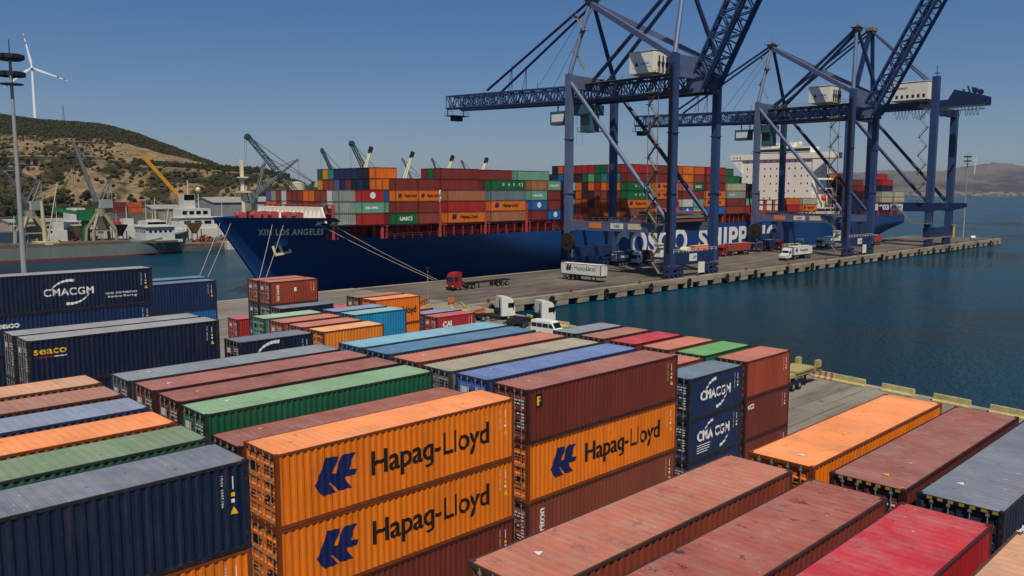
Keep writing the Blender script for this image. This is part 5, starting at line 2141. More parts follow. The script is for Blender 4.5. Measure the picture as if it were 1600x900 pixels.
def tractor(label, loc, rz, col, bonnet=False):
    """truck tractor facing +x, rear axle near the origin"""
    t = thing('truck_tractor', label, 'truck', loc, R(rz), 'trucks working on the pier and quay')
    cm = paint('cab_' + col, {'white': '#cfcfc8', 'red': '#8f2420', 'purple': '#4a3858', 'darkred': '#5c1f1e', 'cream': '#d6d0b4'}[col], 0.35, 0.06, rust=0.05, grime=0.15)
    c = MB()
    if bonnet:
        c.prism([(2.2, 0.7), (5.6, 0.7), (5.7, 1.5), (5.5, 1.85), (4.1, 2.05), (3.6, 2.95), (3.2, 3.6), (2.2, 3.7)], 'y', -1.2, 1.2)
    else:
        c.prism([(3.1, 0.6), (5.45, 0.6), (5.5, 1.7), (5.3, 2.9), (5.0, 3.45), (4.2, 3.75), (3.1, 3.8)], 'y', -1.24, 1.24)
    cab = c.build('cab', cm, t, bevel=0.09)
    g = MB()
    if bonnet:
        g.add([(4.06, -1.0, 2.12), (4.06, 1.0, 2.12), (3.63, 1.0, 2.93), (3.63, -1.0, 2.93)], [(0, 1, 2, 3)])
        xs_ = (2.7, 3.5)
    else:
        g.add([(5.515, -1.1, 1.85), (5.515, 1.1, 1.85), (5.33, 1.1, 2.85), (5.33, -1.1, 2.85)], [(0, 1, 2, 3)])
        xs_ = (4.2, 5.1)
    g.build('windscreen', glass_dark, cab)
    for s in (-1, 1):
        g = MB()
        g.box(xs_[0], xs_[1], min(s * 1.235, s * 1.262), max(s * 1.235, s * 1.262), 2.0, 2.75) if not bonnet else g.box(xs_[0], xs_[1], min(s * 1.19, s * 1.215), max(s * 1.19, s * 1.215), 2.1, 2.75)
        g.build('side_window', glass_dark, cab)
        m = MB()
        m.box(5.0 if not bonnet else 3.9, 5.15 if not bonnet else 4.05, min(s * 1.35, s * 1.6), max(s * 1.35, s * 1.6), 2.1, 2.9)
        m.build('mirror', dark_steel, cab)
        h = MB()
        fx = 5.5 if not bonnet else 5.66
        h.box(fx - 0.08, fx + 0.04, min(s * 0.75, s * 1.1), max(s * 0.75, s * 1.1), 0.85, 1.1)
        h.build('headlight', plain('lamp_glass', '#c9c9c0', 0.2), cab)
    b = MB()
    fx = 5.45 if not bonnet else 5.6
    b.box(fx - 0.25, fx + 0.12, -1.22, 1.22, 0.35, 0.75)
    b.build('bumper', dark_steel, cab)
    f = MB()
    for s in (-1, 1):
        f.box(-1.3, 3.2, s * 0.42 - 0.06, s * 0.42 + 0.06, 0.75, 1.0)
        f.tube((1.2, s * 0.95, 0.75), (2.5, s * 0.95, 0.75), 0.32, n=12)
    f.box(-0.8, 0.6, -0.5, 0.5, 1.01, 1.15)
    f.box(2.6, 3.02, -0.9, 0.9, 1.0, 1.9)
    f.tube((2.85, -0.95, 1.0), (2.85, -0.95, 3.4), 0.09, n=8)
    f.build('chassis', dark_steel, t)
    for x in (0, 4.3):
        for s in (-1, 1):
            wheel(t, x, s * 1.02)
    return t


def trailer(label, loc, rz, length=12.2, col=None):
    t = thing('container_trailer', label, 'trailer', loc, R(rz), 'container trailers')
    m = MB()
    for s in (-1, 1):
        m.box(-length / 2, length / 2, s * 0.5 - 0.07, s * 0.5 + 0.07, 1.05, 1.35)
    for k in range(7):
        x = -length / 2 + 0.2 + k * (length - 0.6) / 6
        m.box(x, x + 0.16, -1.2, 1.2, 1.15, 1.34)
    m.build('frame', col or dark_steel, t)
    l = MB()
    for s in (-1, 1):
        l.box(length / 2 - 3.2, length / 2 - 3.0, s * 0.7 - 0.08, s * 0.7 + 0.08, 0.1, 1.1)
    l.build('landing_legs', dark_steel, t)
    for k in range(3):
        for s in (-1, 1):
            wheel(t, -length / 2 + 1.2 + 1.3 * k, s * 1.02, 0.48)
    return t


def haul(label, x, y, rz, cabcol, cont=None, clabel=None, H=ST, dec=None, L=L40, bonnet=False, tr=True):
    """tractor + trailer + box; (x, y) centre of the trailer, rz heading"""
    c, s = math.cos(R(rz)), math.sin(R(rz))
    tl = 12.2 if L > 7 else 6.6
    if cabcol:
        d = tl / 2 + 0.3 - 1.4
        tractor(label, (x + c * d, y + s * d, 0), rz, cabcol, bonnet)
    if tr:
        trailer('trailer under ' + (clabel or 'nothing, ' + label), (x, y, 0), rz, tl)
    if cont:
        # long side faces the viewer: origin corner of the rotated box
        yaw = R(rz) if rz in (0, 90, -90, 270) else 0
        if abs(rz - 180) < 1 or rz == 0:
            o = container(clabel, x - L / 2, y - W / 2, 1.36 + H, H, L, cont, dec, False, 'containers riding on trucks')
        else:
            o = container(clabel, 0, 0, 1.36 + H, H, L, cont, dec, False, 'containers riding on trucks')
            o.rotation_euler = (0, 0, R(rz))
            off = Vector((-L / 2, -W / 2, 0))
            off.rotate(Matrix.Rotation(R(rz), 3, 'Z'))
            o.location = (x + off.x, y + off.y, 1.36)
        return o


haul('red truck tractor at the left of the pier pulling an empty trailer', 120.5, 131.0, 180, 'red')
haul('white box trailer', 145.0, 124.6, -90, None, 'white', 'white container with black lettering on a trailer in the middle of the pier', dec='hapag')
haul('white bonneted truck driving along the water side of the pier', 241.0, 120.0, 180, 'white', 'white', 'white container with dark lettering carried by the white bonneted truck', dec='hapag_s', bonnet=True)
haul('cream white truck cab under the nearest crane with an orange container', 223.0, 143.2, 180, 'cream', 'orange_b', 'orange container on the cream white truck under the nearest crane', dec='hapag_s')
haul('red truck cab with a brick orange container between two cranes', 241.5, 141.6, 180, 'red', 'rust', 'brick orange container on the red truck between two cranes')
haul('dark purple truck cab standing by the middle crane leg', 257.5 + 8, 144.0, 180, 'purple', 'navy2', 'dark blue container on the purple truck by the middle crane', H=ST, L=C20)
haul('dark red truck cab facing the viewer beside the hull lettering', 270.5 + 12, 144.0, 180, 'darkred', None, tr=False)
haul('dark red truck under the nearest crane by the hull', 186 + 0, 143.6, 0, 'darkred', 'navy2', 'dark blue container under the nearest crane beside the white lettering', dec='cma_lo')
haul('white pickup cab parked under the nearest crane', 196.5, 141.5, 180, 'white', None, tr=False)
haul('green box trailer', 208.5, 144.8, 180, None, 'green', 'dark green container standing under the nearest crane', L=C20)
haul('white truck cab behind the sill of the middle crane', 292, 141, 180, 'white', None, tr=False)
haul('white truck cab hidden beside the pale grey containers', 301, 138.5, 180, 'white', 'blue2', 'bright blue container with white mark just right of the middle crane leg', dec='round', L=C20)
haul('dark truck cab with a rust orange container at the farthest crane', 322, 131.0, 180, 'purple', 'rust', 'rust orange container between the middle and the farthest crane')
o = container('pale grey container on the pier behind the white bonneted truck', 266, 136.5, 2.6, ST, L40, 'beige', None, False, 'containers standing on the pier')
# empty trailers / skeletons seen
trailer('yellowish flatbed trailer stack by the striped barrier at the yard corner', (80.5, 40.3, 0), 0, 9.0, paint('trailer_yellow', '#8f824e', 0.7, rust=0.7, grime=0.5))
m = MB()
m.box(-4, 3.6, -1.1, 1.1, 1.38, 1.75)
m.box(3.0, 3.8, -1.3, -0.9, 1.76, 2.5)
m.box(3.0, 3.8, 0.9, 1.3, 1.76, 2.5)
m.box(-1.5, 2.5, -1.25, 1.25, 1.76, 1.95)
o = m.build('trailer_frame_load', paint('load_yellow', '#a3955c', 0.7, rust=0.6, grime=0.4))
o.location = (80.5, 40.3, 0)
tag(o, 'yellowish steel bolsters loaded on the flatbed trailer at the yard corner', 'steel load')
tractor('white truck tractor without a trailer left of the white van', (87.3, 96.4, 0), -20, 'white')
tractor('white truck tractor seen from behind over the white van', (88.0, 88.2, 0), -18, 'white')
trailer('dark empty trailer chassis just left of the white van', (86.2, 87.2, 0), -150, 7.0)

# white minibus
t = thing('white_minibus', 'white minibus with dark windows parked behind the sky blue and slate roofs', 'van', (85.0, 79.6, 0), R(-86))
m = MB()
m.prism([(-3.4, 0.4), (3.3, 0.4), (3.4, 1.15), (2.4, 1.45), (1.75, 2.45), (1.2, 2.65), (-3.3, 2.65), (-3.45, 1.2)], 'y', -1.0, 1.0)
body = m.build('body', paint('minibus_white', '#dcdcd6', 0.3, 0.03, grime=0.08), t, bevel=0.12)
for s in (-1, 1):
    for a, b in ((-3.1, -1.9), (-1.8, -0.6), (-0.5, 0.8)):
        g = MB()
        g.box(a, b, min(s * 0.99, s * 1.02), max(s * 0.99, s * 1.02), 1.5, 2.2)
        g.build('side_window', glass_dark, body)
    g = MB()
    g.prism([(0.95, 1.5), (2.1, 1.5), (1.6, 2.2), (0.95, 2.2)], 'y', min(s * 0.99, s * 1.02), max(s * 0.99, s * 1.02))
    g.build('side_window', glass_dark, body)
    h = MB()
    h.box(3.25, 3.42, min(s * 0.6, s * 0.95), max(s * 0.6, s * 0.95), 0.8, 1.05)
    h.build('headlight', plain('lamp_glass', '#c9c9c0', 0.2), body)
g = MB()
g.add([(2.43, -0.85, 1.5), (2.43, 0.85, 1.5), (1.82, 0.85, 2.42), (1.82, -0.85, 2.42)], [(0, 1, 2, 3)])
g.build('windscreen', glass_dark, body)
for x in (-2.1, 2.1):
    for s in (-1, 1):
        wheel(t, x, s * 0.88, 0.36, 0.24)

t.scale = (0.78, 0.82, 0.82)
# small car at the pier end
t = thing('parked_car', 'small white car parked near the far tip of the pier', 'car', (399, 118.5, 0), R(20))
m = MB()
m.prism([(-2.1, 0.35), (2.1, 0.35), (2.15, 0.8), (1.2, 0.95), (0.6, 1.4), (-1.2, 1.45), (-2.1, 0.95)], 'y', -0.85, 0.85)
body = m.build('body', MATS[('minibus_white',)], t, bevel=0.08)
g = MB()
g.prism([(-1.3, 0.98), (0.95, 0.95), (0.52, 1.34), (-1.1, 1.38)], 'y', -0.87, 0.87)
g.build('side_window', glass_dark, body)
for x in (-1.3, 1.3):
    for s in (-1, 1):
        wheel(t, x, s * 0.75, 0.32, 0.2)
# ---------------------------------------------------------------- across the basin: quays, ships, cranes, hill
mb = MB()
mb.prism([(-260, 319), (430, 319), (430, 347), (-260, 347)], 'z', -4, 0.3)
tag(mb.build('far_quay', M_conc_dark), kind='structure')
mb = MB()
vs = [c2w(-1500, 1700), c2w(-1500, 395), c2w(-290, 395)]
mb.prism([(-260, 378), (560, 378), (700, 520), (900, 1100), (200, 1300), (-600, 700)], 'z', -4, 0.6)
tag(mb.build('far_shore', ground_mat('far_ground', '#7c7264', '#8f8472', '#5c5447', sc=0.03, patch=False)), kind='structure')
for k, (x0, x1, w) in enumerate([(120, 150, 5), (155, 185, 6), (90, 118, 4)]):
    pass

# terrain: everything in metres right of (X) and ahead of (Y) the viewpoint
CREST = [(-0.75, 0.098), (-0.61, 0.093), (-0.565, 0.0865), (-0.487, 0.0805), (-0.45, 0.072), (-0.405, 0.0555), (-0.36, 0.0378), (-0.333, 0.0278), (-0.318, 0.0225), (-0.283, 0.0225), (-0.262, 0.016), (-0.24, 0.008), (-0.15, 0.0), (0.1, -0.012)]


def interp(tab, a):
    if a <= tab[0][0]:
        return tab[0][1]
    for (p, q), (r, s) in zip(tab, tab[1:]):
        if a <= r:
            return q + (s - q) * (a - p) / (r - p)
    return tab[-1][1]


from mathutils import noise as mn
BENCH = [(-0.75, 0.044), (-0.5, 0.044), (-0.44, 0.032), (-0.3, 0.0225), (-0.26, 0.013), (-0.2, 0.0), (0.1, -0.02)]


def hill(X, Y):
    """height above the quay and how bare the rock is"""
    a = X / Y
    cr = interp(CREST, a)
    be = interp(BENCH, a)
    n = mn.fractal(Vector((X * 0.012, Y * 0.012, 0)), 0.9, 2.1, 5)
    n2 = mn.fractal(Vector((X * 0.05, Y * 0.05, 3)), 0.9, 2.1, 4)
    base = 2 + 3 * max(0, (Y - 420) / 120)
    zb = CAM_Z + be * 640
    zc = CAM_Z + cr * 960 - 4
    top = min(zc, CAM_Z + (cr * 0.56 + be * 0.44) * 690) if cr > be else zb
    rock = 0.0
    if Y < 560:
        z = base + n * 1.0
        rock = 0.35
    elif Y < 630:
        t = (Y - 560) / 70
        z = base + (zb - base) * (t ** 0.85) + n * 5 * math.sin(math.pi * t) + n2 * 1.5
        rock = 0.46 + n * 0.5 + n2 * 0.6
    elif Y < 652:
        z = zb + n2 * 0.4
        rock = 0.8
    elif Y < 692:
        t = (Y - 652) / 40
        st = (math.floor(t * 3) + min(1, (t * 3 % 1) * 1.6)) / 3
        z = zb + (top - zb) * st + n2 * 1.6
        rock = (1.0 if a > -0.475 else 0.5) + n2 * 0.3
    elif Y < 960:
        t = (Y - 692) / 268
        z = top + (zc - top) * math.sin(t * math.pi / 2) + n * 2.0 * math.sin(math.pi * t) + n2 * 0.7
        rock = 0.0 + max(0, n - 0.3) * 0.2
    else:
        z = zc - (Y - 960) * 0.1 + n
        rock = 0.1
    fade = min(1, max(0, (0.06 - a) / 0.3))
    return (z if fade >= 1 else z * fade - 4 * (1 - fade)), max(0, min(1, rock))


HX, HY = 170, 120
vs, rk = [], []
Ys = [440 + 520 * (j / (HY - 20)) for j in range(HY - 19)] + [960 + 40 * (k + 1) for k in range(19)]
for Y in Ys:
    for i in range(HX + 1):
        a = -0.78 + 0.86 * i / HX
        z, r = hill(a * Y, Y)
        p = c2w(a * Y, Y, z)
        vs.append(p)
        rk.append(r)
fs = [(j * (HX + 1) + i, j * (HX + 1) + i + 1, (j + 1) * (HX + 1) + i + 1, (j + 1) * (HX + 1) + i) for j in range(len(Ys) - 1) for i in range(HX)]
mb = MB()
mb.add(vs, fs)


def hill_mat(name, rockc, rockd, scrub, scrub2, grass):
    m, nt, b = newmat(name)
    N, L = nt.nodes, nt.links
    at = N.new('ShaderNodeAttribute')
    at.attribute_name = 'bare'
    tc = N.new('ShaderNodeTexCoord')

    def noise(s, d=8, r=0.7, zs=1):
        mp = N.new('ShaderNodeMapping')
        mp.inputs['Scale'].default_value = (1, 1, zs)
        L.new(tc.outputs['Object'], mp.inputs[0])
        n = N.new('ShaderNodeTexNoise')
        n.inputs['Scale'].default_value = s
        n.inputs['Detail'].default_value = d
        n.inputs['Roughness'].default_value = r
        L.new(mp.outputs[0], n.inputs['Vector'])
        return n.outputs[0]

    def mix(f, a, bb):
        x = N.new('ShaderNodeMix')
        x.data_type = 'RGBA'
        L.new(f, x.inputs[0])
        for i, c in ((6, a), (7, bb)):
            if isinstance(c, tuple):
                x.inputs[i].default_value = (*c, 1)
            else:
                L.new(c, x.inputs[i])
        return x.outputs[2]

    def mr(s, a, bb):
        r = N.new('ShaderNodeMapRange')
        r.inputs[1].default_value = a
        r.inputs[2].default_value = bb
        L.new(s, r.inputs[0])
        return r.outputs[0]
    sc = mix(mr(noise(0.06), 0.42, 0.6), lin(scrub), lin(scrub2))
    sc = mix(mr(noise(0.02), 0.56, 0.7), sc, lin(grass))
    rc = mix(mr(noise(0.11, 10, 0.8, 3.5), 0.4, 0.62), lin(rockc), lin(rockd))
    ad = N.new('ShaderNodeMath')
    L.new(at.outputs['Fac'], ad.inputs[0])
    s2 = N.new('ShaderNodeMath')
    s2.operation = 'MULTIPLY_ADD'
    s2.inputs[1].default_value = 2.2
    s2.inputs[2].default_value = -1.1
    L.new(noise(0.09, 9, 0.75), s2.inputs[0])
    L.new(s2.outputs[0], ad.inputs[1])
    c = mix(mr(ad.outputs[0], 0.42, 0.6), sc, rc)
    L.new(c, b.inputs['Base Color'])
    b.inputs['Roughness'].default_value = 0.95
    b.inputs['Specular IOR Level'].default_value = 0.1
    bn = N.new('ShaderNodeBump')
    bn.inputs['Strength'].default_value = 0.7
    bn.inputs['Distance'].default_value = 2.5
    L.new(noise(0.15, 8), bn.inputs['Height'])
    L.new(bn.outputs[0], b.inputs['Normal'])
    return m


o = mb.build('hill', hill_mat('scrub_hill', '#8f7a58', '#5a4c38', '#2d2d1b', '#403a25', '#50452d'), smooth=True)
ca = o.data.attributes.new('bare', 'FLOAT', 'POINT')
ca.data.foreach_set('value', rk)
tag(o, kind='structure')

# scrub and small trees on the hill
random.seed(4)
sv, sf, sm = [], [], []
TEM = []
for q in range(5):
    m_ = MB()
    m_.sphere((0, 0, 0), 1, 6, 4)
    TEM.append(([Vector(v) * random.uniform(0.65, 1.25) for v in m_.v], m_.f))
n_ = 0
while n_ < 20000:
    Y = 560 + 420 * random.random() ** 0.8
    a = -0.70 + 0.46 * random.random()
    X = a * Y
    z, r = hill(X, Y)
    if (Y < 642 and random.random() < 0.55) or random.random() < r * 0.8 or (655 < Y < 690 and a > -0.46):
        n_ += 1 if random.random() < 0.3 else 0
        continue
    s = random.uniform(0.5, 1.7) * (1.25 if Y < 640 else 0.85)
    T = TEM[random.randrange(5)]
    p = c2w(X, Y, z + s * 0.35)
    o_ = len(sv)
    ang = random.random() * 6.28
    ca_, sa_ = math.cos(ang), math.sin(ang)
    for v in T[0]:
        sv.append((p.x + s * (v.x * ca_ - v.y * sa_), p.y + s * (v.x * sa_ + v.y * ca_), p.z + s * 0.75 * v.z))
    sf += [tuple(i + o_ for i in f) for f in T[1]]
    sm += [random.randrange(3)] * len(T[1])
    n_ += 1
for k in range(230):                                # the line of pines along the bench road, and low trees at the foot
    a = -0.452 + 0.185 * k / 230 + random.uniform(-.001, .001)
    Y = 646 + random.uniform(-3, 3)
    z, r = hill(a * Y, Y)
    for h in range(3):
        s = random.uniform(0.9, 1.7)
        T = TEM[random.randrange(5)]
        p = c2w(a * Y, Y, z + 0.8 + h * random.uniform(0.8, 1.5))
        o_ = len(sv)
        for v in T[0]:
            sv.append((p.x + s * v.x, p.y + s * v.y, p.z + s * 1.2 * v.z))
        sf += [tuple(i + o_ for i in f) for f in T[1]]
        sm += [1] * len(T[1])
for k in range(420):
    a = random.uniform(-0.66, -0.22)
    Y = random.uniform(520, 570)
    z, r = hill(a * Y, Y)
    for h in range(4):
        s = random.uniform(1.2, 2.6)
        T = TEM[random.randrange(5)]
        p = c2w(a * Y + random.uniform(-2, 2), Y + random.uniform(-2, 2), z + 1 + h * 1.1)
        o_ = len(sv)
        for v in T[0]:
            sv.append((p.x + s * v.x, p.y + s * v.y, p.z + s * v.z))
        sf += [tuple(i + o_ for i in f) for f in T[1]]
        sm += [random.randrange(3)] * len(T[1])
me = D.meshes.new('scrub')
me.from_pydata(sv, [], sf)
me.polygons.foreach_set('material_index', sm)
for c in ('#262a16', '#34341f', '#413c26'):
    me.materials.append(plain('scrub' + c, c, 0.95, spec=0.1))
o = D.objects.new('scrub', me)
COL.objects.link(o)
tag(o, 'low dark green scrub and small trees over the hillside', 'scrub', kind='stuff')

# far hills on the right
vs, rk = [], []
FX, FY = 150, 40
for j in range(FY + 1):
    for i in range(FX + 1):
        X = 1900 + 3600 * i / FX
        t = j / FY
        Y = 4700 + 2600 * t
        a = X / 5000
        prof = interp([(0.44, 0), (0.452, 14), (0.475, 50), (0.51, 95), (0.55, 128), (0.585, 128), (0.62, 108), (0.7, 150), (0.9, 190), (1.1, 160)], a)
        n = mn.fractal(Vector((X * 0.0022, Y * 0.0022, 0)), 0.8, 2.1, 6)
        n2 = mn.ridged_multi_fractal(Vector((X * 0.004, Y * 0.004, 5)), 0.9, 2.1, 5, 1.0, 2.0)
        z = WATER_Z - 3 + (prof * 1.15 + CAM_Z) * min(1, (t / 0.55)) ** 0.8 * (1 + 0.3 * n) + (n2 - 1) * 12 * min(1, t * 3) * min(1, prof / 30)
        if prof <= 0.5:
            z = WATER_Z - 5
        vs.append(c2w(X, Y, z))
        rk.append(max(0, min(1, 0.55 + n * 0.8)))
fs = [(j * (FX + 1) + i, j * (FX + 1) + i + 1, (j + 1) * (FX + 1) + i + 1, (j + 1) * (FX + 1) + i) for j in range(FY) for i in range(FX)]
mb = MB()
mb.add(vs, fs)
o = mb.build('far_hills', hill_mat('far_hill_ground', '#7a6c5c', '#544c42', '#3e382f', '#4c4438', '#625646'), smooth=True)
ca = o.data.attributes.new('bare', 'FLOAT', 'POINT')
ca.data.foreach_set('value', rk)
tag(o, kind='structure')
random.seed(8)
vb = MB()
for k in range(200):
    X = random.uniform(2320, 3200)
    Y = random.uniform(4740, 4900)
    p = c2w(X, Y, 2)
    s = random.uniform(4, 11)
    z = 2 + (Y - 4740) * 0.10
    vb.box(p.x - s, p.x + s, p.y - s, p.y + s, z - 6, z + random.uniform(4, 9))
tag(vb.build('distant_village', plain('village_pale', '#a89a88', 0.9)), 'pale specks of a shore settlement at the foot of the far hills', 'village', kind='stuff')


def turbine(X, Y, z0, hub, bl, label, rot=0.0, col='#dcdcdc'):
    p = c2w(X, Y, z0)
    t = thing('wind_turbine', label, 'wind turbine', p, YAW - R(90) + R(25))
    wm = plain('turbine_white', '#eeeeee', 0.45)
    m = MB()
    m.tube((0, 0, -8), (0, 0, hub), hub * 0.031, hub * 0.02, 14)
    m.build('tower', wm, t)
    m = MB()
    m.prism([(-2.0, hub - 1), (6.5, hub - 0.6), (6.5, hub + 2.2), (-2.0, hub + 2.6)], 'x', -1.6, 1.6)
    m.sphere((0, -2.8, hub + 0.8), 1.8, 10, 8)
    n = m.build('nacelle', wm, t)
    for k in range(3):
        a = R(rot + 120 * k)
        d = Vector((math.sin(a), 0, math.cos(a)))
        s = Vector((math.cos(a), 0, -math.sin(a)))
        b = MB()
        c0 = Vector((0, -3.0, hub + 0.8))
        prev = None
        prof = [(0.0, 1.0, 1.0), (0.06, 1.0, 0.9), (0.18, 2.1, 0.6), (0.45, 1.5, 0.4), (0.8, 0.9, 0.25), (1.0, 0.3, 0.12)]
        vs, fs = [], []
        for f, w, th in prof:
            w = max(w, 0.5) * bl / 30
            c = c0 + d * (f * bl)
            vs += [c - s * w * 0.35 + Vector((0, -th / 2, 0)), c + s * w * 0.65 + Vector((0, -th / 2, 0)), c + s * w * 0.65 + Vector((0, th / 2, 0)), c - s * w * 0.35 + Vector((0, th / 2, 0))]
        for i in range(len(prof) - 1):
            for j in range(4):
                fs.append((4 * i + j, 4 * i + (j + 1) % 4, 4 * i + 4 + (j + 1) % 4, 4 * i + 4 + j))
        b.add(vs, fs)
        bo_ = b.build('blade', wm, t)
        st = MB()
        for q in (0.70, 0.88):
            w = 1.0 * bl / 40
            cA, cB = c0 + d * (q * bl), c0 + d * ((q + 0.07) * bl)
            st.beam(cA - s * 0.1, cB - s * 0.1, w * 1.5, 0.75, up=(0, 1, 0))
        st.build('red_band', plain('turbine_red', '#a05560', 0.5), bo_)


turbine(-0.5665 * 1300, 1300, 128, 82.0, 50, 'large white wind turbine standing on the crest of the left hill', rot=-10)
for k, (X, Y, z) in enumerate([(2990, 5400, 150)]):
    turbine(X, Y, z, 80, 42, 'tiny pale wind turbine on the far hills at the right edge', rot=20 + 30 * k)
m = MB()
m.lattice((0, 0, 0), (0, 0, 26), 3.0, 3.0, 8, 0.12, 0.08, up=(0, 1, 0), taper=0.3)
o = m.build('lattice_pylon', galv)
o.location = c2w(-0.533 * 1000, 1000, 98)
tag(o, 'thin lattice pylon on the hill crest right of the wind turbine', 'pylon')


# ---- ships and boats across the basin
def boat(name, label, cat, loc, L, B, zt, bowrise, hullm, boot=None, rz=0, group=None):
    """simple lofted hull along +x, bow at x = L"""
    t = thing(name, label, cat, loc, rz, group)
    m = MB()
    NX, NZ_ = 26, 5
    vs = []
    for s in (-1, 1):
        for i in range(NX + 1):
            f = i / NX
            for j in range(NZ_ + 1):
                g = j / NZ_
                e = max(0, (f - 0.80) / 0.20)
                hb = B / 2 * (1 - e ** (1.6 + g)) * (1 if f > 0.06 else 0.8 + f * 3.3)
                z = -0.6 + (zt + 0.6 + bowrise * max(0, (f - 0.78) / 0.22) ** 1.3) * g
                vs.append((f * L + e * e * g * bowrise * 0.9 + 0.0, s * (hb + 0.02), z))
    fs = []
    M = NZ_ + 1
    for s in (0, 1):
        o = s * (NX + 1) * M
        for i in range(NX):
            for j in range(NZ_):
                q = (o + i * M + j, o + (i + 1) * M + j, o + (i + 1) * M + j + 1, o + i * M + j + 1)
                fs.append(q if s == 0 else q[::-1])
    o1 = (NX + 1) * M
    for i in range(NX):
        fs.append((i * M + NZ_, (i + 1) * M + NZ_, o1 + (i + 1) * M + NZ_, o1 + i * M + NZ_))
    for j in range(NZ_):
        fs.append((j, j + 1, o1 + j + 1, o1 + j))
        fs.append((NX * M + j, o1 + NX * M + j, o1 + NX * M + j + 1, NX * M + j + 1))
    m.add(vs, fs)
    m.build('hull', hullm, t)
    if boot:
        b = MB()
        b.add([(v[0], v[1] * 1.01 - (0.06 if v[1] < 0 else -0.06), min(v[2], 0.75)) for v in vs if True], [q for q in fs[:NX * NZ_ * 2] if min(vs[i][2] for i in q) < 0.7])
        b.build('boot_top', boot, t)
    return t


GREYH = paint('grey_hull', '#66706b', 0.6, 0.12, rust=0.5, grime=0.35, scale=0.25, streak=True)
REDB = paint('antifouling_red', '#6d2c24', 0.7, 0.12, rust=0.3)
WHT = paint('boat_white', '#c4c4ba', 0.5, 0.08, rust=0.25, grime=0.2, scale=0.7)
BLUH = paint('dull_blue_hull', '#2c4258', 0.6, 0.15, rust=0.4, grime=0.3, scale=0.3)
t = boat('cargo_ship', 'grey coaster with white deckhouse near its bow moored across the basin at the left', 'ship', (22, 313, WATER_Z), 108, 14, 4.6, 3.6, GREYH, REDB)
m = MB()
m.box(93, 103.5, -5.5, 5.5, 4.6, 10.2)
m.box(92.6, 104, -6.2, 6.2, 10.21, 10.6)
m.box(94, 101, -4.5, 4.5, 10.61, 12.4)
m.box(96, 106, -6.4, -6.1, 4.6, 5.6)
dh = m.build('deckhouse', WHT, t)
w = MB()
for k in range(5):
    w.box(94.2 + k * 1.8, 95.2 + k * 1.8, -5.54, -5.5, 8.2, 9.0)
    w.box(92.96, 93.0, -4.5 + k * 1.9, -3.6 + k * 1.9, 8.2, 9.0)
w.box(94.2, 100.8, -4.54, -4.5, 11.2, 12.0)
w.build('window', glass_dark, dh)
m = MB()
m.tube((98, -2, 12.4), (98, -2, 21), 0.2, 0.1, 6)
m.tube((103, 1, 10.6), (104, 0, 18), 0.2, 0.12, 6)
m.beam((98, -4.5, 17), (98, 0.5, 17), 0.15)
m.line([(98, -2, 20.5), (110, 0, 8.5)], 0.05)
m.build('mast', CREAM, t)
m = MB()
m.box(8, 60, -4.6, 4.6, 4.3, 5.7)
m.box(63, 88, -4.6, 4.6, 4.3, 5.6)
for k in range(9):
    m.box(8.5 + 5.8 * k, 9.1 + 5.8 * k, -4.8, 4.8, 5.0, 6.0)
m.box(0.5, 104, -6.9, -6.8, 4.6, 5.3)
m.build('hatches', paint('hatch_brown', '#5d5244', 0.7, rust=0.7), t)
m = MB()
m.tube((61.5, 0, 4.4), (61, 0, 20), 0.75, 0.5, 10)
m.box(58, 65, -3, 3, 5.0, 6.2)
m.tube((62, -1, 6.5), (66, -1, 26), 0.25, 0.18, 6)
m.build('derrick', paint('derrick_cream', '#b7ae86', 0.6, rust=0.5), t)
t = boat('cargo_ship', 'dull blue ship with red waterline behind the portal cranes at the far left', 'ship', (30, 366, WATER_Z), 80, 13, 7.5, 2.5, BLUH, REDB)
m = MB()
m.box(76, 88 - 4, -4.5, 4.5, 7.5, 15)
m.box(75, 85, -5, 5, 11.0, 11.3)
m.box(77, 82, -3.5, 3.5, 15.01, 16.5)
m.build('deckhouse', WHT, t)
t = boat('workboat', 'small workboat with dark hull and white wheelhouse moored right of the portal crane', 'boat', (118, 357, WATER_Z), 24, 8, 4.0, 2.0, paint('dark_workboat', '#232a38', 0.6, rust=0.4))
m = MB()
m.box(4, 12, -3, 3, 4.0, 9.5)
m.box(6, 10, -2.2, 2.2, 9.51, 12)
m.tube((8, 0, 12), (8, 0, 17), 0.15, n=5)
m.build('wheelhouse', WHT, t)
m = MB()
m.box(0.5, 5, -2.2, 2.2, 9.2, 11.0)
m.build('rescue_boat', plain('rescue_red', '#b5301c', 0.5), t)
t = boat('supply_boat', 'white supply vessel with a row of dark windows just left of the big bow', 'boat', (140, 352, WATER_Z), 34, 11, 7.5, 2.5, WHT)
m = MB()
m.box(4, 24, -4.5, 4.5, 7.5, 12.0)
m.box(5, 18, -4.0, 4.0, 12.01, 16.0)
m.box(7, 12, -2.5, 2.5, 16.01, 22.0)
m.box(3.5, 25, -5, 5, 12.0, 12.3)
wh = m.build('wheelhouse', WHT, t)
w = MB()
for k in range(4):
    w.box(6 + 4.4 * k, 9 + 4.4 * k, -4.54, -4.5, 9.4, 10.8)
    w.box(5.6 + 3 * k, 7.6 + 3 * k, -4.04, -4.0, 13.5, 15)
w.box(7.2, 11.8, -2.54, -2.5, 19.5, 21.9)
w.build('window', glass_dark, wh)
m = MB()
m.tube((10, 0, 22), (10, 0, 28), 0.2, n=6)
m.sphere((14.5, 0, 24), 1.1)
m.tube((14.5, 0, 16), (14.5, 0, 23), 0.2, n=6)
m.build('mast', CREAM, t)

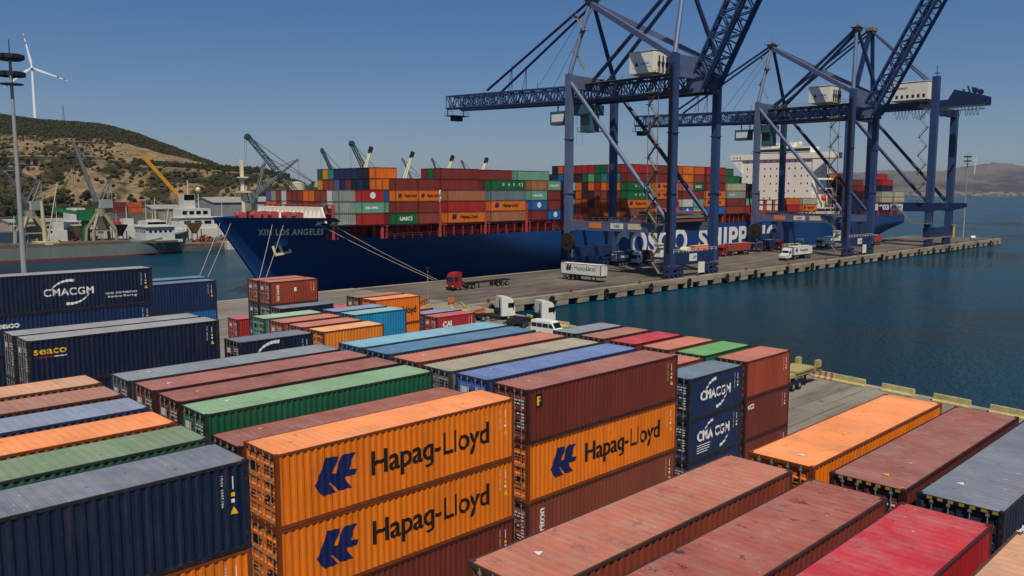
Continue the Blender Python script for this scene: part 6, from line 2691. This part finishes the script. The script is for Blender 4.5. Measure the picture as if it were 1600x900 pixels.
# yellow boom, sheds, tank
t = thing('mobile_crane', 'mobile crane with a long yellow boom rising above the big bow', 'crane', (170, 384, 0.6))
m = MB()
m.box(-5, 4, -2, 2, 0.6, 3.4)
m.box(-4, 1, -1.8, 1.8, 3.41, 6.0)
for x in (-4, -2, 1, 3):
    m.tube((x, -1.9, 0.6), (x, 1.9, 0.6), 0.6, n=10)
m.build('carrier', paint('machine_orange', '#b8681c', 0.6, rust=0.3), t)
m = MB()
m.beam((1, 0, 4.5), (-24.5, 4.0, 36), 1.3, 1.6)
m.build('boom', paint('boom_yellow', '#c48a18', 0.5, rust=0.15), t)
for k, (x0, x1, y0, y1, h, c, lb) in enumerate([
        (183, 200, 400, 425, 17, '#7c7f80', 'grey shed with a dark band behind the big bow, nearest the foremast'),
        (202, 232, 420, 450, 17, '#8d908f', 'long pale grey warehouse behind the foremost containers of the ship'),
        (165, 181, 430, 450, 13, '#8b8474', 'low beige shed left of the grey shed by the supply vessel'),
        (135, 160, 440, 455, 8, '#a09a8c', 'low white-roofed shed at the foot of the hill'),
        (100, 125, 430, 450, 7, '#9c8f7c', 'low tan shed at the hill foot behind the portal crane')]):
    t = thing('harbour_shed', lb, 'shed', (x0, y0, 0.6), 0, 'sheds across the basin')
    m = MB()
    w_, d_ = x1 - x0, y1 - y0
    m.prism([(0, 0), (d_, 0), (d_, h * 0.86), (d_ / 2, h), (0, h * 0.86)], 'x', 0, w_)
    m.build('wall', paint('shed' + c, c, 0.7, 0.1, rust=0.3, grime=0.3, scale=0.2, streak=True), t)
    m = MB()
    m.prism([(-0.6, h * 0.86), (d_ / 2, h + 0.05), (d_ + 0.6, h * 0.86), (d_ + 0.6, h * 0.86 + 0.3), (d_ / 2, h + 0.4), (-0.6, h * 0.86 + 0.3)], 'x', -0.4, w_ + 0.4)
    m.build('roof', paint('shed_roof_grey', '#8f8d86', 0.7, rust=0.4), t)
    m = MB()
    for q in range(max(1, int(w_ / 7))):
        m.box(1.5 + q * 7, 5 + q * 7, -0.06, -0.01, 0, min(5, h * 0.6))
    m.build('door', dark_steel, t)
t = thing('storage_tank', 'round cream storage tank above the foremost ship containers', 'tank', (231, 402, 0.6))
m = MB()
m.tube((0, 0, 0), (0, 0, 24.5), 4.2, n=24)
m.build('shell', paint('tank_cream', '#bdb8a2', 0.6, rust=0.2), t)
m = MB()
m.tube((0, 0, 24.5), (0, 0, 25.6), 4.3, 1.0, 24)
m.build('roof', paint('tank_roof', '#aaa593', 0.6), t)
for k, (x, y, c, lb) in enumerate([(150, 420, 'om', 'faded orange container on the far shore, right one of two'), (143, 421, 'ma', 'maroon container on the far shore, left one of two')]):
    for q in range(2):
        o = D.objects.new('shipping_container', ship_mesh(C20, SH - 0.02))
        COL.objects.link(o)
        o.location = (x, y, 10.5 + q * SH)
        for i, mm_ in enumerate(scm(c)):
            o.material_slots[i].link = 'OBJECT'
            o.material_slots[i].material = mm_
        tag(o, lb + [', lower tier', ', upper tier'][q], 'shipping container', 'containers on the far shore')
m = MB()
m.box(138, 162, 415, 430, 0.6, 10.45)
tag(m.build('shore_terrace', M_conc_dark), kind='structure')


def jib_crane(x, y, tip, label, kind='lattice', colr='green', base=12.0, w=1.8, z0=0.3, back=True):
    """portal slewing crane; tip = (x, y, z) of the jib end"""
    t = thing('harbour_crane', label, 'crane', (x, y, z0), 0, 'harbour cranes across the basin')
    cc = {'green': '#1f4a3c', 'cream': '#c9c29c', 'grey': '#6e7470', 'brown': '#5d4a40', 'tan': '#8c8468', 'dgrey': '#4a5258'}[colr]
    cm = paint('jib_' + colr, cc, 0.6, 0.12, rust=0.35, grime=0.25)
    m = MB()
    for sx in (-1, 1):
        for sy in (-1, 1):
            m.beam((sx * 4.2, sy * 4.2, 0), (sx * 3.8, sy * 3.8, base * 0.45), 0.9)
            m.beam((sx * 3.8, sy * 3.8, base * 0.45), (sx * 1.2, sy * 1.2, base * 0.85), 0.9)
    for s in (-1, 1):
        m.beam((-4.0, s * 4.0, base * 0.42), (4.0, s * 4.0, base * 0.42), 0.5)
    m.tube((0, 0, base * 0.8), (0, 0, base), 1.8, n=12)
    m.build('portal', paint('portal_tan', '#8a8468', 0.7, rust=0.5) if kind == 'tube' else cm, t)
    m = MB()
    d = Vector((tip[0] - x, tip[1] - y, 0))
    L = d.length
    d.normalize()
    n = Vector((-d.y, d.x, 0))
    c = Vector((0, 0, base + 1.8)) - d * 1.5
    m.beam(c - d * 2.6, c + d * 2.2, 3.2, 3.2)
    m.build('cabin', paint('cabin_grey', '#9a9d98', 0.6, rust=0.3) if kind == 'tube' else cm, t)
    foot = Vector((0, 0, base + 2.5)) + d * 1.5
    end = Vector((tip[0] - x, tip[1] - y, tip[2] - z0))
    j = MB()
    if kind == 'lattice':
        j.lattice(foot, end, w, w, 16, 0.14, 0.08, taper=0.55)
        j.beam(end - (end - foot).normalized() * 2, end + Vector((0, 0, -0.5)), w * 0.9)
    elif kind == 'twin':
        for s in (-1, 1):
            j.tube(foot + n * s * 1.3, end + n * s * 0.35, 0.5, 0.34, 8)
        for k in range(6):
            p = foot.lerp(end, (k + 1) / 7)
            j.beam(p + n * 1.1, p - n * 1.1, 0.25)
    else:
        j.tube(foot, end, 0.95, 0.5, 10)
        up = Vector((0, 0, 1))
        j.line([end, end + d * -5 + up * 0.5, end - d * 3.0 - up * 6.5, end], 0.18, 5)
        j.line([end, end - d * 5.5 - up * 9], 0.14, 5)
        j.line([end - d * 5 + up * .5, foot - d * 4 + up * 9], 0.15, 5)
    jo = j.build('jib', cm, t)
    if kind == 'twin':
        k = MB()
        k.beam(end - (end - foot).normalized() * 2.2, end + (end - foot).normalized() * 0.8, 1.5)
        k.build('jib_head', dark_steel, jo)
    a = MB()
    ap = Vector((0, 0, base + 10.5)) - d * 4.5
    for s in (-1, 1):
        a.beam(Vector((0, 0, base + 3)) + n * s * 1.4, ap + n * s * 0.7, 0.4)
        a.beam(Vector((0, 0, base + 3)) - d * 4 + n * s * 1.4, ap + n * s * 0.7, 0.3)
    a.beam(ap + n, ap - n, 0.9)
    a.build('a_frame', cm, t)
    if back:
        r = MB()
        for s in (-1, 1):
            r.tube(ap + n * s * 0.6, end + n * s * 0.3, 0.07, n=4)
            r.tube(ap + n * s * 0.6, foot.lerp(end, 0.7) + n * s * 0.3, 0.06, n=4)
        r.tube(end, end + Vector((0, 0, -(end.z - foot.z) * 0.8)), 0.05, n=4)
        r.tube(end + d * 0.8, end + d * 0.8 + Vector((0, 0, -(end.z - foot.z) * 0.75)), 0.05, n=4)
        r.build('cables', dark_steel, t)
    return t


jib_crane(84.0, 331, (76.0, 327, 27.5), 'grey portal crane at the left edge, mostly behind the floodlight mast', 'tube', 'grey', 13.5)
jib_crane(107.5, 331, (99.0, 329, 38.5), 'grey portal crane with a thick tubular jib in front of the scrub hill', 'tube', 'grey', 14.0)
t = thing('material_handler', 'green material handler with a long low arm between the two grey portal cranes', 'crane', (104, 337, 0.3))
m = MB()
m.box(-2.5, 3.0, -2, 2, 9.5, 13.5)
m.tube((0, 0, 0), (0, 0, 9.5), 1.4, n=10)
m.box(-3, 3, -3, 3, 0, 1.6)
m.build('body', paint('handler_green', '#1c6a38', 0.5, rust=0.2), t)
m = MB()
m.beam((-1, 0, 12), (-17, 2, 15.2), 1.1, 1.3)
m.beam((-17, 2, 15.2), (-22.5, 2, 11.0), 0.9, 1.0)
m.beam((-22.5, 2, 11.5), (-20.5, 2, 1.5), 1.3)
m.build('arm', MATS[('handler_green',)], t)
G = 'harbour crane'
jib_crane(194, 331, (167, 331, 44.5), 'large dark green lattice-boom crane with its jib pointing up left above the bow containers', 'lattice', 'green', 14.0, 2.4)
jib_crane(222, 340, (207.5, 338, 40.5), 'thin dark crane jib leaning left, between the green crane and the first cream jib', 'lattice', 'dgrey', 14, 1.5)
jib_crane(238, 336, (219.5, 332, 44), 'dark green lattice jib crossing behind the leftmost cream jib', 'lattice', 'green', 16, 2.2)
jib_crane(219, 330, (230, 331, 41), 'leftmost cream twin jib with a black head, leaning right', 'twin', 'cream', 14, back=False)
jib_crane(243, 330, (254.6, 331, 39.5), 'second cream twin jib from the left, leaning right', 'twin', 'cream', 14, back=False)
jib_crane(269, 330, (280.5, 331, 38.5), 'third cream twin jib from the left, just above the red ship containers', 'twin', 'cream', 14, back=False)
jib_crane(292, 330, (304.5, 331, 38), 'rightmost cream twin jib, near the nearest big crane', 'twin', 'cream', 14, back=False)
jib_crane(176, 345, (186, 352, 34), 'small grey crane at the left of the cream storage tank', 'lattice', 'grey', 12, 1.3)
jib_crane(200, 395, (232, 402, 38), 'thin grey crane jib leaning right of the cream tank', 'lattice', 'grey', 15, 1.2)
jib_crane(330, 420, (318, 424, 42), 'far thin grey jib between the second and third cream jibs', 'lattice', 'grey', 15, 1.2)
jib_crane(360, 430, (350, 434, 43), 'far thin dark jib just left of the third cream jib', 'lattice', 'dgrey', 15, 1.3)
jib_crane(378, 420, (368, 425, 42), 'far thin dark jib just right of the third cream jib', 'lattice', 'dgrey', 15, 1.3)


# ---- clutter on and around the far quays
random.seed(31)
adj = ['rusty', 'brown', 'dark', 'tan', 'black', 'reddish', 'grey', 'ochre']
place = ['beside the left portal crane', 'between the two portal cranes', 'right of the second portal crane', 'behind the coaster deckhouse', 'left of the supply vessel', 'at the end of the far quay', 'behind the coaster hatches', 'under the yellow boom']
for k in range(8):
    m = MB()
    cx_, cy_ = 78 + 13.5 * k + random.uniform(-2, 2), 326 + random.uniform(0, 14)
    for q in range(26):
        a = random.uniform(0, 6.28)
        r_ = random.random() ** 0.6 * 3.8
        p = Vector((cx_ + r_ * math.cos(a), cy_ + r_ * math.sin(a), 0.3 + (1 - r_ / 4) * random.uniform(0.3, 3.0)))
        d = Vector((random.uniform(-1, 1), random.uniform(-1, 1), random.uniform(-0.3, 0.5))).normalized() * random.uniform(0.6, 2.2)
        m.beam(p - d, p + d, random.uniform(0.3, 1.0), random.uniform(0.2, 0.8))
    o = m.build('scrap_heap', paint('scrap_' + adj[k], {'rusty': '#6e4128', 'brown': '#57412e', 'dark': '#2e2a26', 'tan': '#8b7655', 'black': '#1f1d1b', 'reddish': '#7b3a28', 'grey': '#6a6862', 'ochre': '#94742f'}[adj[k]], 0.8, 0.3, rust=0.6))
    tag(o, adj[k] + ' heap of scrap on the far quay ' + place[k], 'scrap heap', 'heaps on the far quay')
for k in range(9):
    t = thing('quay_lamp', 'slim lamp post on the far quay, %s from the left' % ORD[k], 'lamp post', (62 + 14 * k, 345 + (k % 3), 0.3), 0, 'lamp posts on the far quay')
    m = MB()
    m.tube((0, 0, 0), (0, 0, 12 + 3 * (k % 2)), 0.16, 0.1, 6)
    m.build('pole', galv, t)
    m = MB()
    m.box(-0.9, 0.9, -0.2, 0.2, 12 + 3 * (k % 2), 12.3 + 3 * (k % 2))
    m.build('lamp_head', dark_steel, t)
for k, (x, y, L, c, lb) in enumerate([(84, 352, 20, '#7a2f26', 'small red-hulled tug between the quays at the far left'), (112, 372, 30, '#3a4a44', 'dark green barge with cream house behind the second portal crane'), (150, 322 - 4, 12, '#b8b4a6', 'small white launch at the end of the far quay'), (176, 360, 26, '#8f8f88', 'pale grey workboat partly hidden behind the big bow')]):
    t = boat('workboat', lb, 'boat', (x, y, WATER_Z), L, L * 0.3, 3.2, 1.6, paint('boat_hull' + c, c, 0.6, rust=0.4, grime=0.3))
    m = MB()
    m.box(L * 0.35, L * 0.7, -L * 0.09, L * 0.09, 3.2, 6.4)
    m.box(L * 0.42, L * 0.62, -L * 0.07, L * 0.07, 6.41, 8.8)
    m.tube((L * 0.5, 0, 8.8), (L * 0.5, 0, 15), 0.15, 0.08, 6)
    m.tube((L * 0.2, 0, 3.2), (L * 0.12, 0, 11), 0.15, 0.08, 6)
    wh = m.build('wheelhouse', WHT, t)
    m = MB()
    for q in range(4):
        m.box(L * 0.44 + q * L * 0.045, L * 0.47 + q * L * 0.045, -L * 0.07 - 0.04, -L * 0.07, 7.3, 8.2)
    m.build('window', glass_dark, wh)

for k, (x, y, L, c, lb) in enumerate([(66, 356, 26, '#3b4048', 'dark grey trawler at the far left edge behind the coaster'), (96, 360, 18, '#9a3a28', 'small red boat between the two portal cranes'), (128, 352, 16, '#c6c3b8', 'small white boat just right of the second portal crane'), (134, 366, 24, '#22303f', 'navy coaster stern behind the white supply vessel'), (158, 336 + 12, 20, '#5d5a50', 'drab workboat under the yellow boom')]):
    t = boat('workboat', lb, 'boat', (x, y, WATER_Z), L, L * 0.3, 3.6, 1.8, paint('boat_hull' + c, c, 0.6, rust=0.4, grime=0.3))
    m = MB()
    m.box(L * 0.1, L * 0.42, -L * 0.1, L * 0.1, 3.6, 8.0)
    m.box(L * 0.16, L * 0.36, -L * 0.08, L * 0.08, 8.01, 11.2)
    m.tube((L * 0.25, 0, 11.2), (L * 0.25, 0, 19), 0.16, 0.08, 6)
    m.tube((L * 0.7, 0, 3.6), (L * 0.72, 0, 14), 0.18, 0.1, 6)
    m.tube((L * 0.7, 0, 5), (L * 0.9, 0, 12), 0.14, 0.1, 6)
    m.build('wheelhouse', WHT, t)
for k in range(6):
    t = thing('cargo_hopper', ['rusty', 'grey', 'tan', 'blue', 'dark', 'ochre'][k] + ' steel cargo hopper on legs on the far quay, %s from the left' % ORD[k], 'hopper', (72 + 15 * k, 340, 0.3), 0, 'hoppers on the far quay')
    m = MB()
    for sx in (-2, 2):
        for sy in (-2, 2):
            m.beam((sx, sy, 0), (sx, sy, 5), 0.3)
    m.build('leg_frame', dark_steel, t)
    m = MB()
    z0, z1 = 3.0, 7.5
    m.add([(-0.7, -0.7, z0), (0.7, -0.7, z0), (0.7, 0.7, z0), (-0.7, 0.7, z0), (-2.6, -2.6, z1), (2.6, -2.6, z1), (2.6, 2.6, z1), (-2.6, 2.6, z1)], [(0, 3, 2, 1), (0, 1, 5, 4), (1, 2, 6, 5), (2, 3, 7, 6), (3, 0, 4, 7)])
    m.build('funnel', paint('scrap_' + adj[[0, 6, 3, 2, 4, 7][k]], (0.2, 0.15, 0.1), 0.8), t)
# ---------------------------------------------------------------- the air
hz = MB()
hz.box(-1500, 9000, -2500, 9000, -9, 260)
m = D.materials.new('haze_air')
m.use_nodes = True
nt = m.node_tree
for n in list(nt.nodes):
    nt.nodes.remove(n)
pv = nt.nodes.new('ShaderNodeVolumePrincipled')
pv.inputs['Color'].default_value = (0.34, 0.50, 0.74, 1)
pv.inputs['Density'].default_value = 0.00005
pv.inputs['Anisotropy'].default_value = 0.0
mo = nt.nodes.new('ShaderNodeOutputMaterial')
nt.links.new(pv.outputs[0], mo.inputs['Volume'])
o = hz.build('haze', m)
tag(o, kind='stuff')
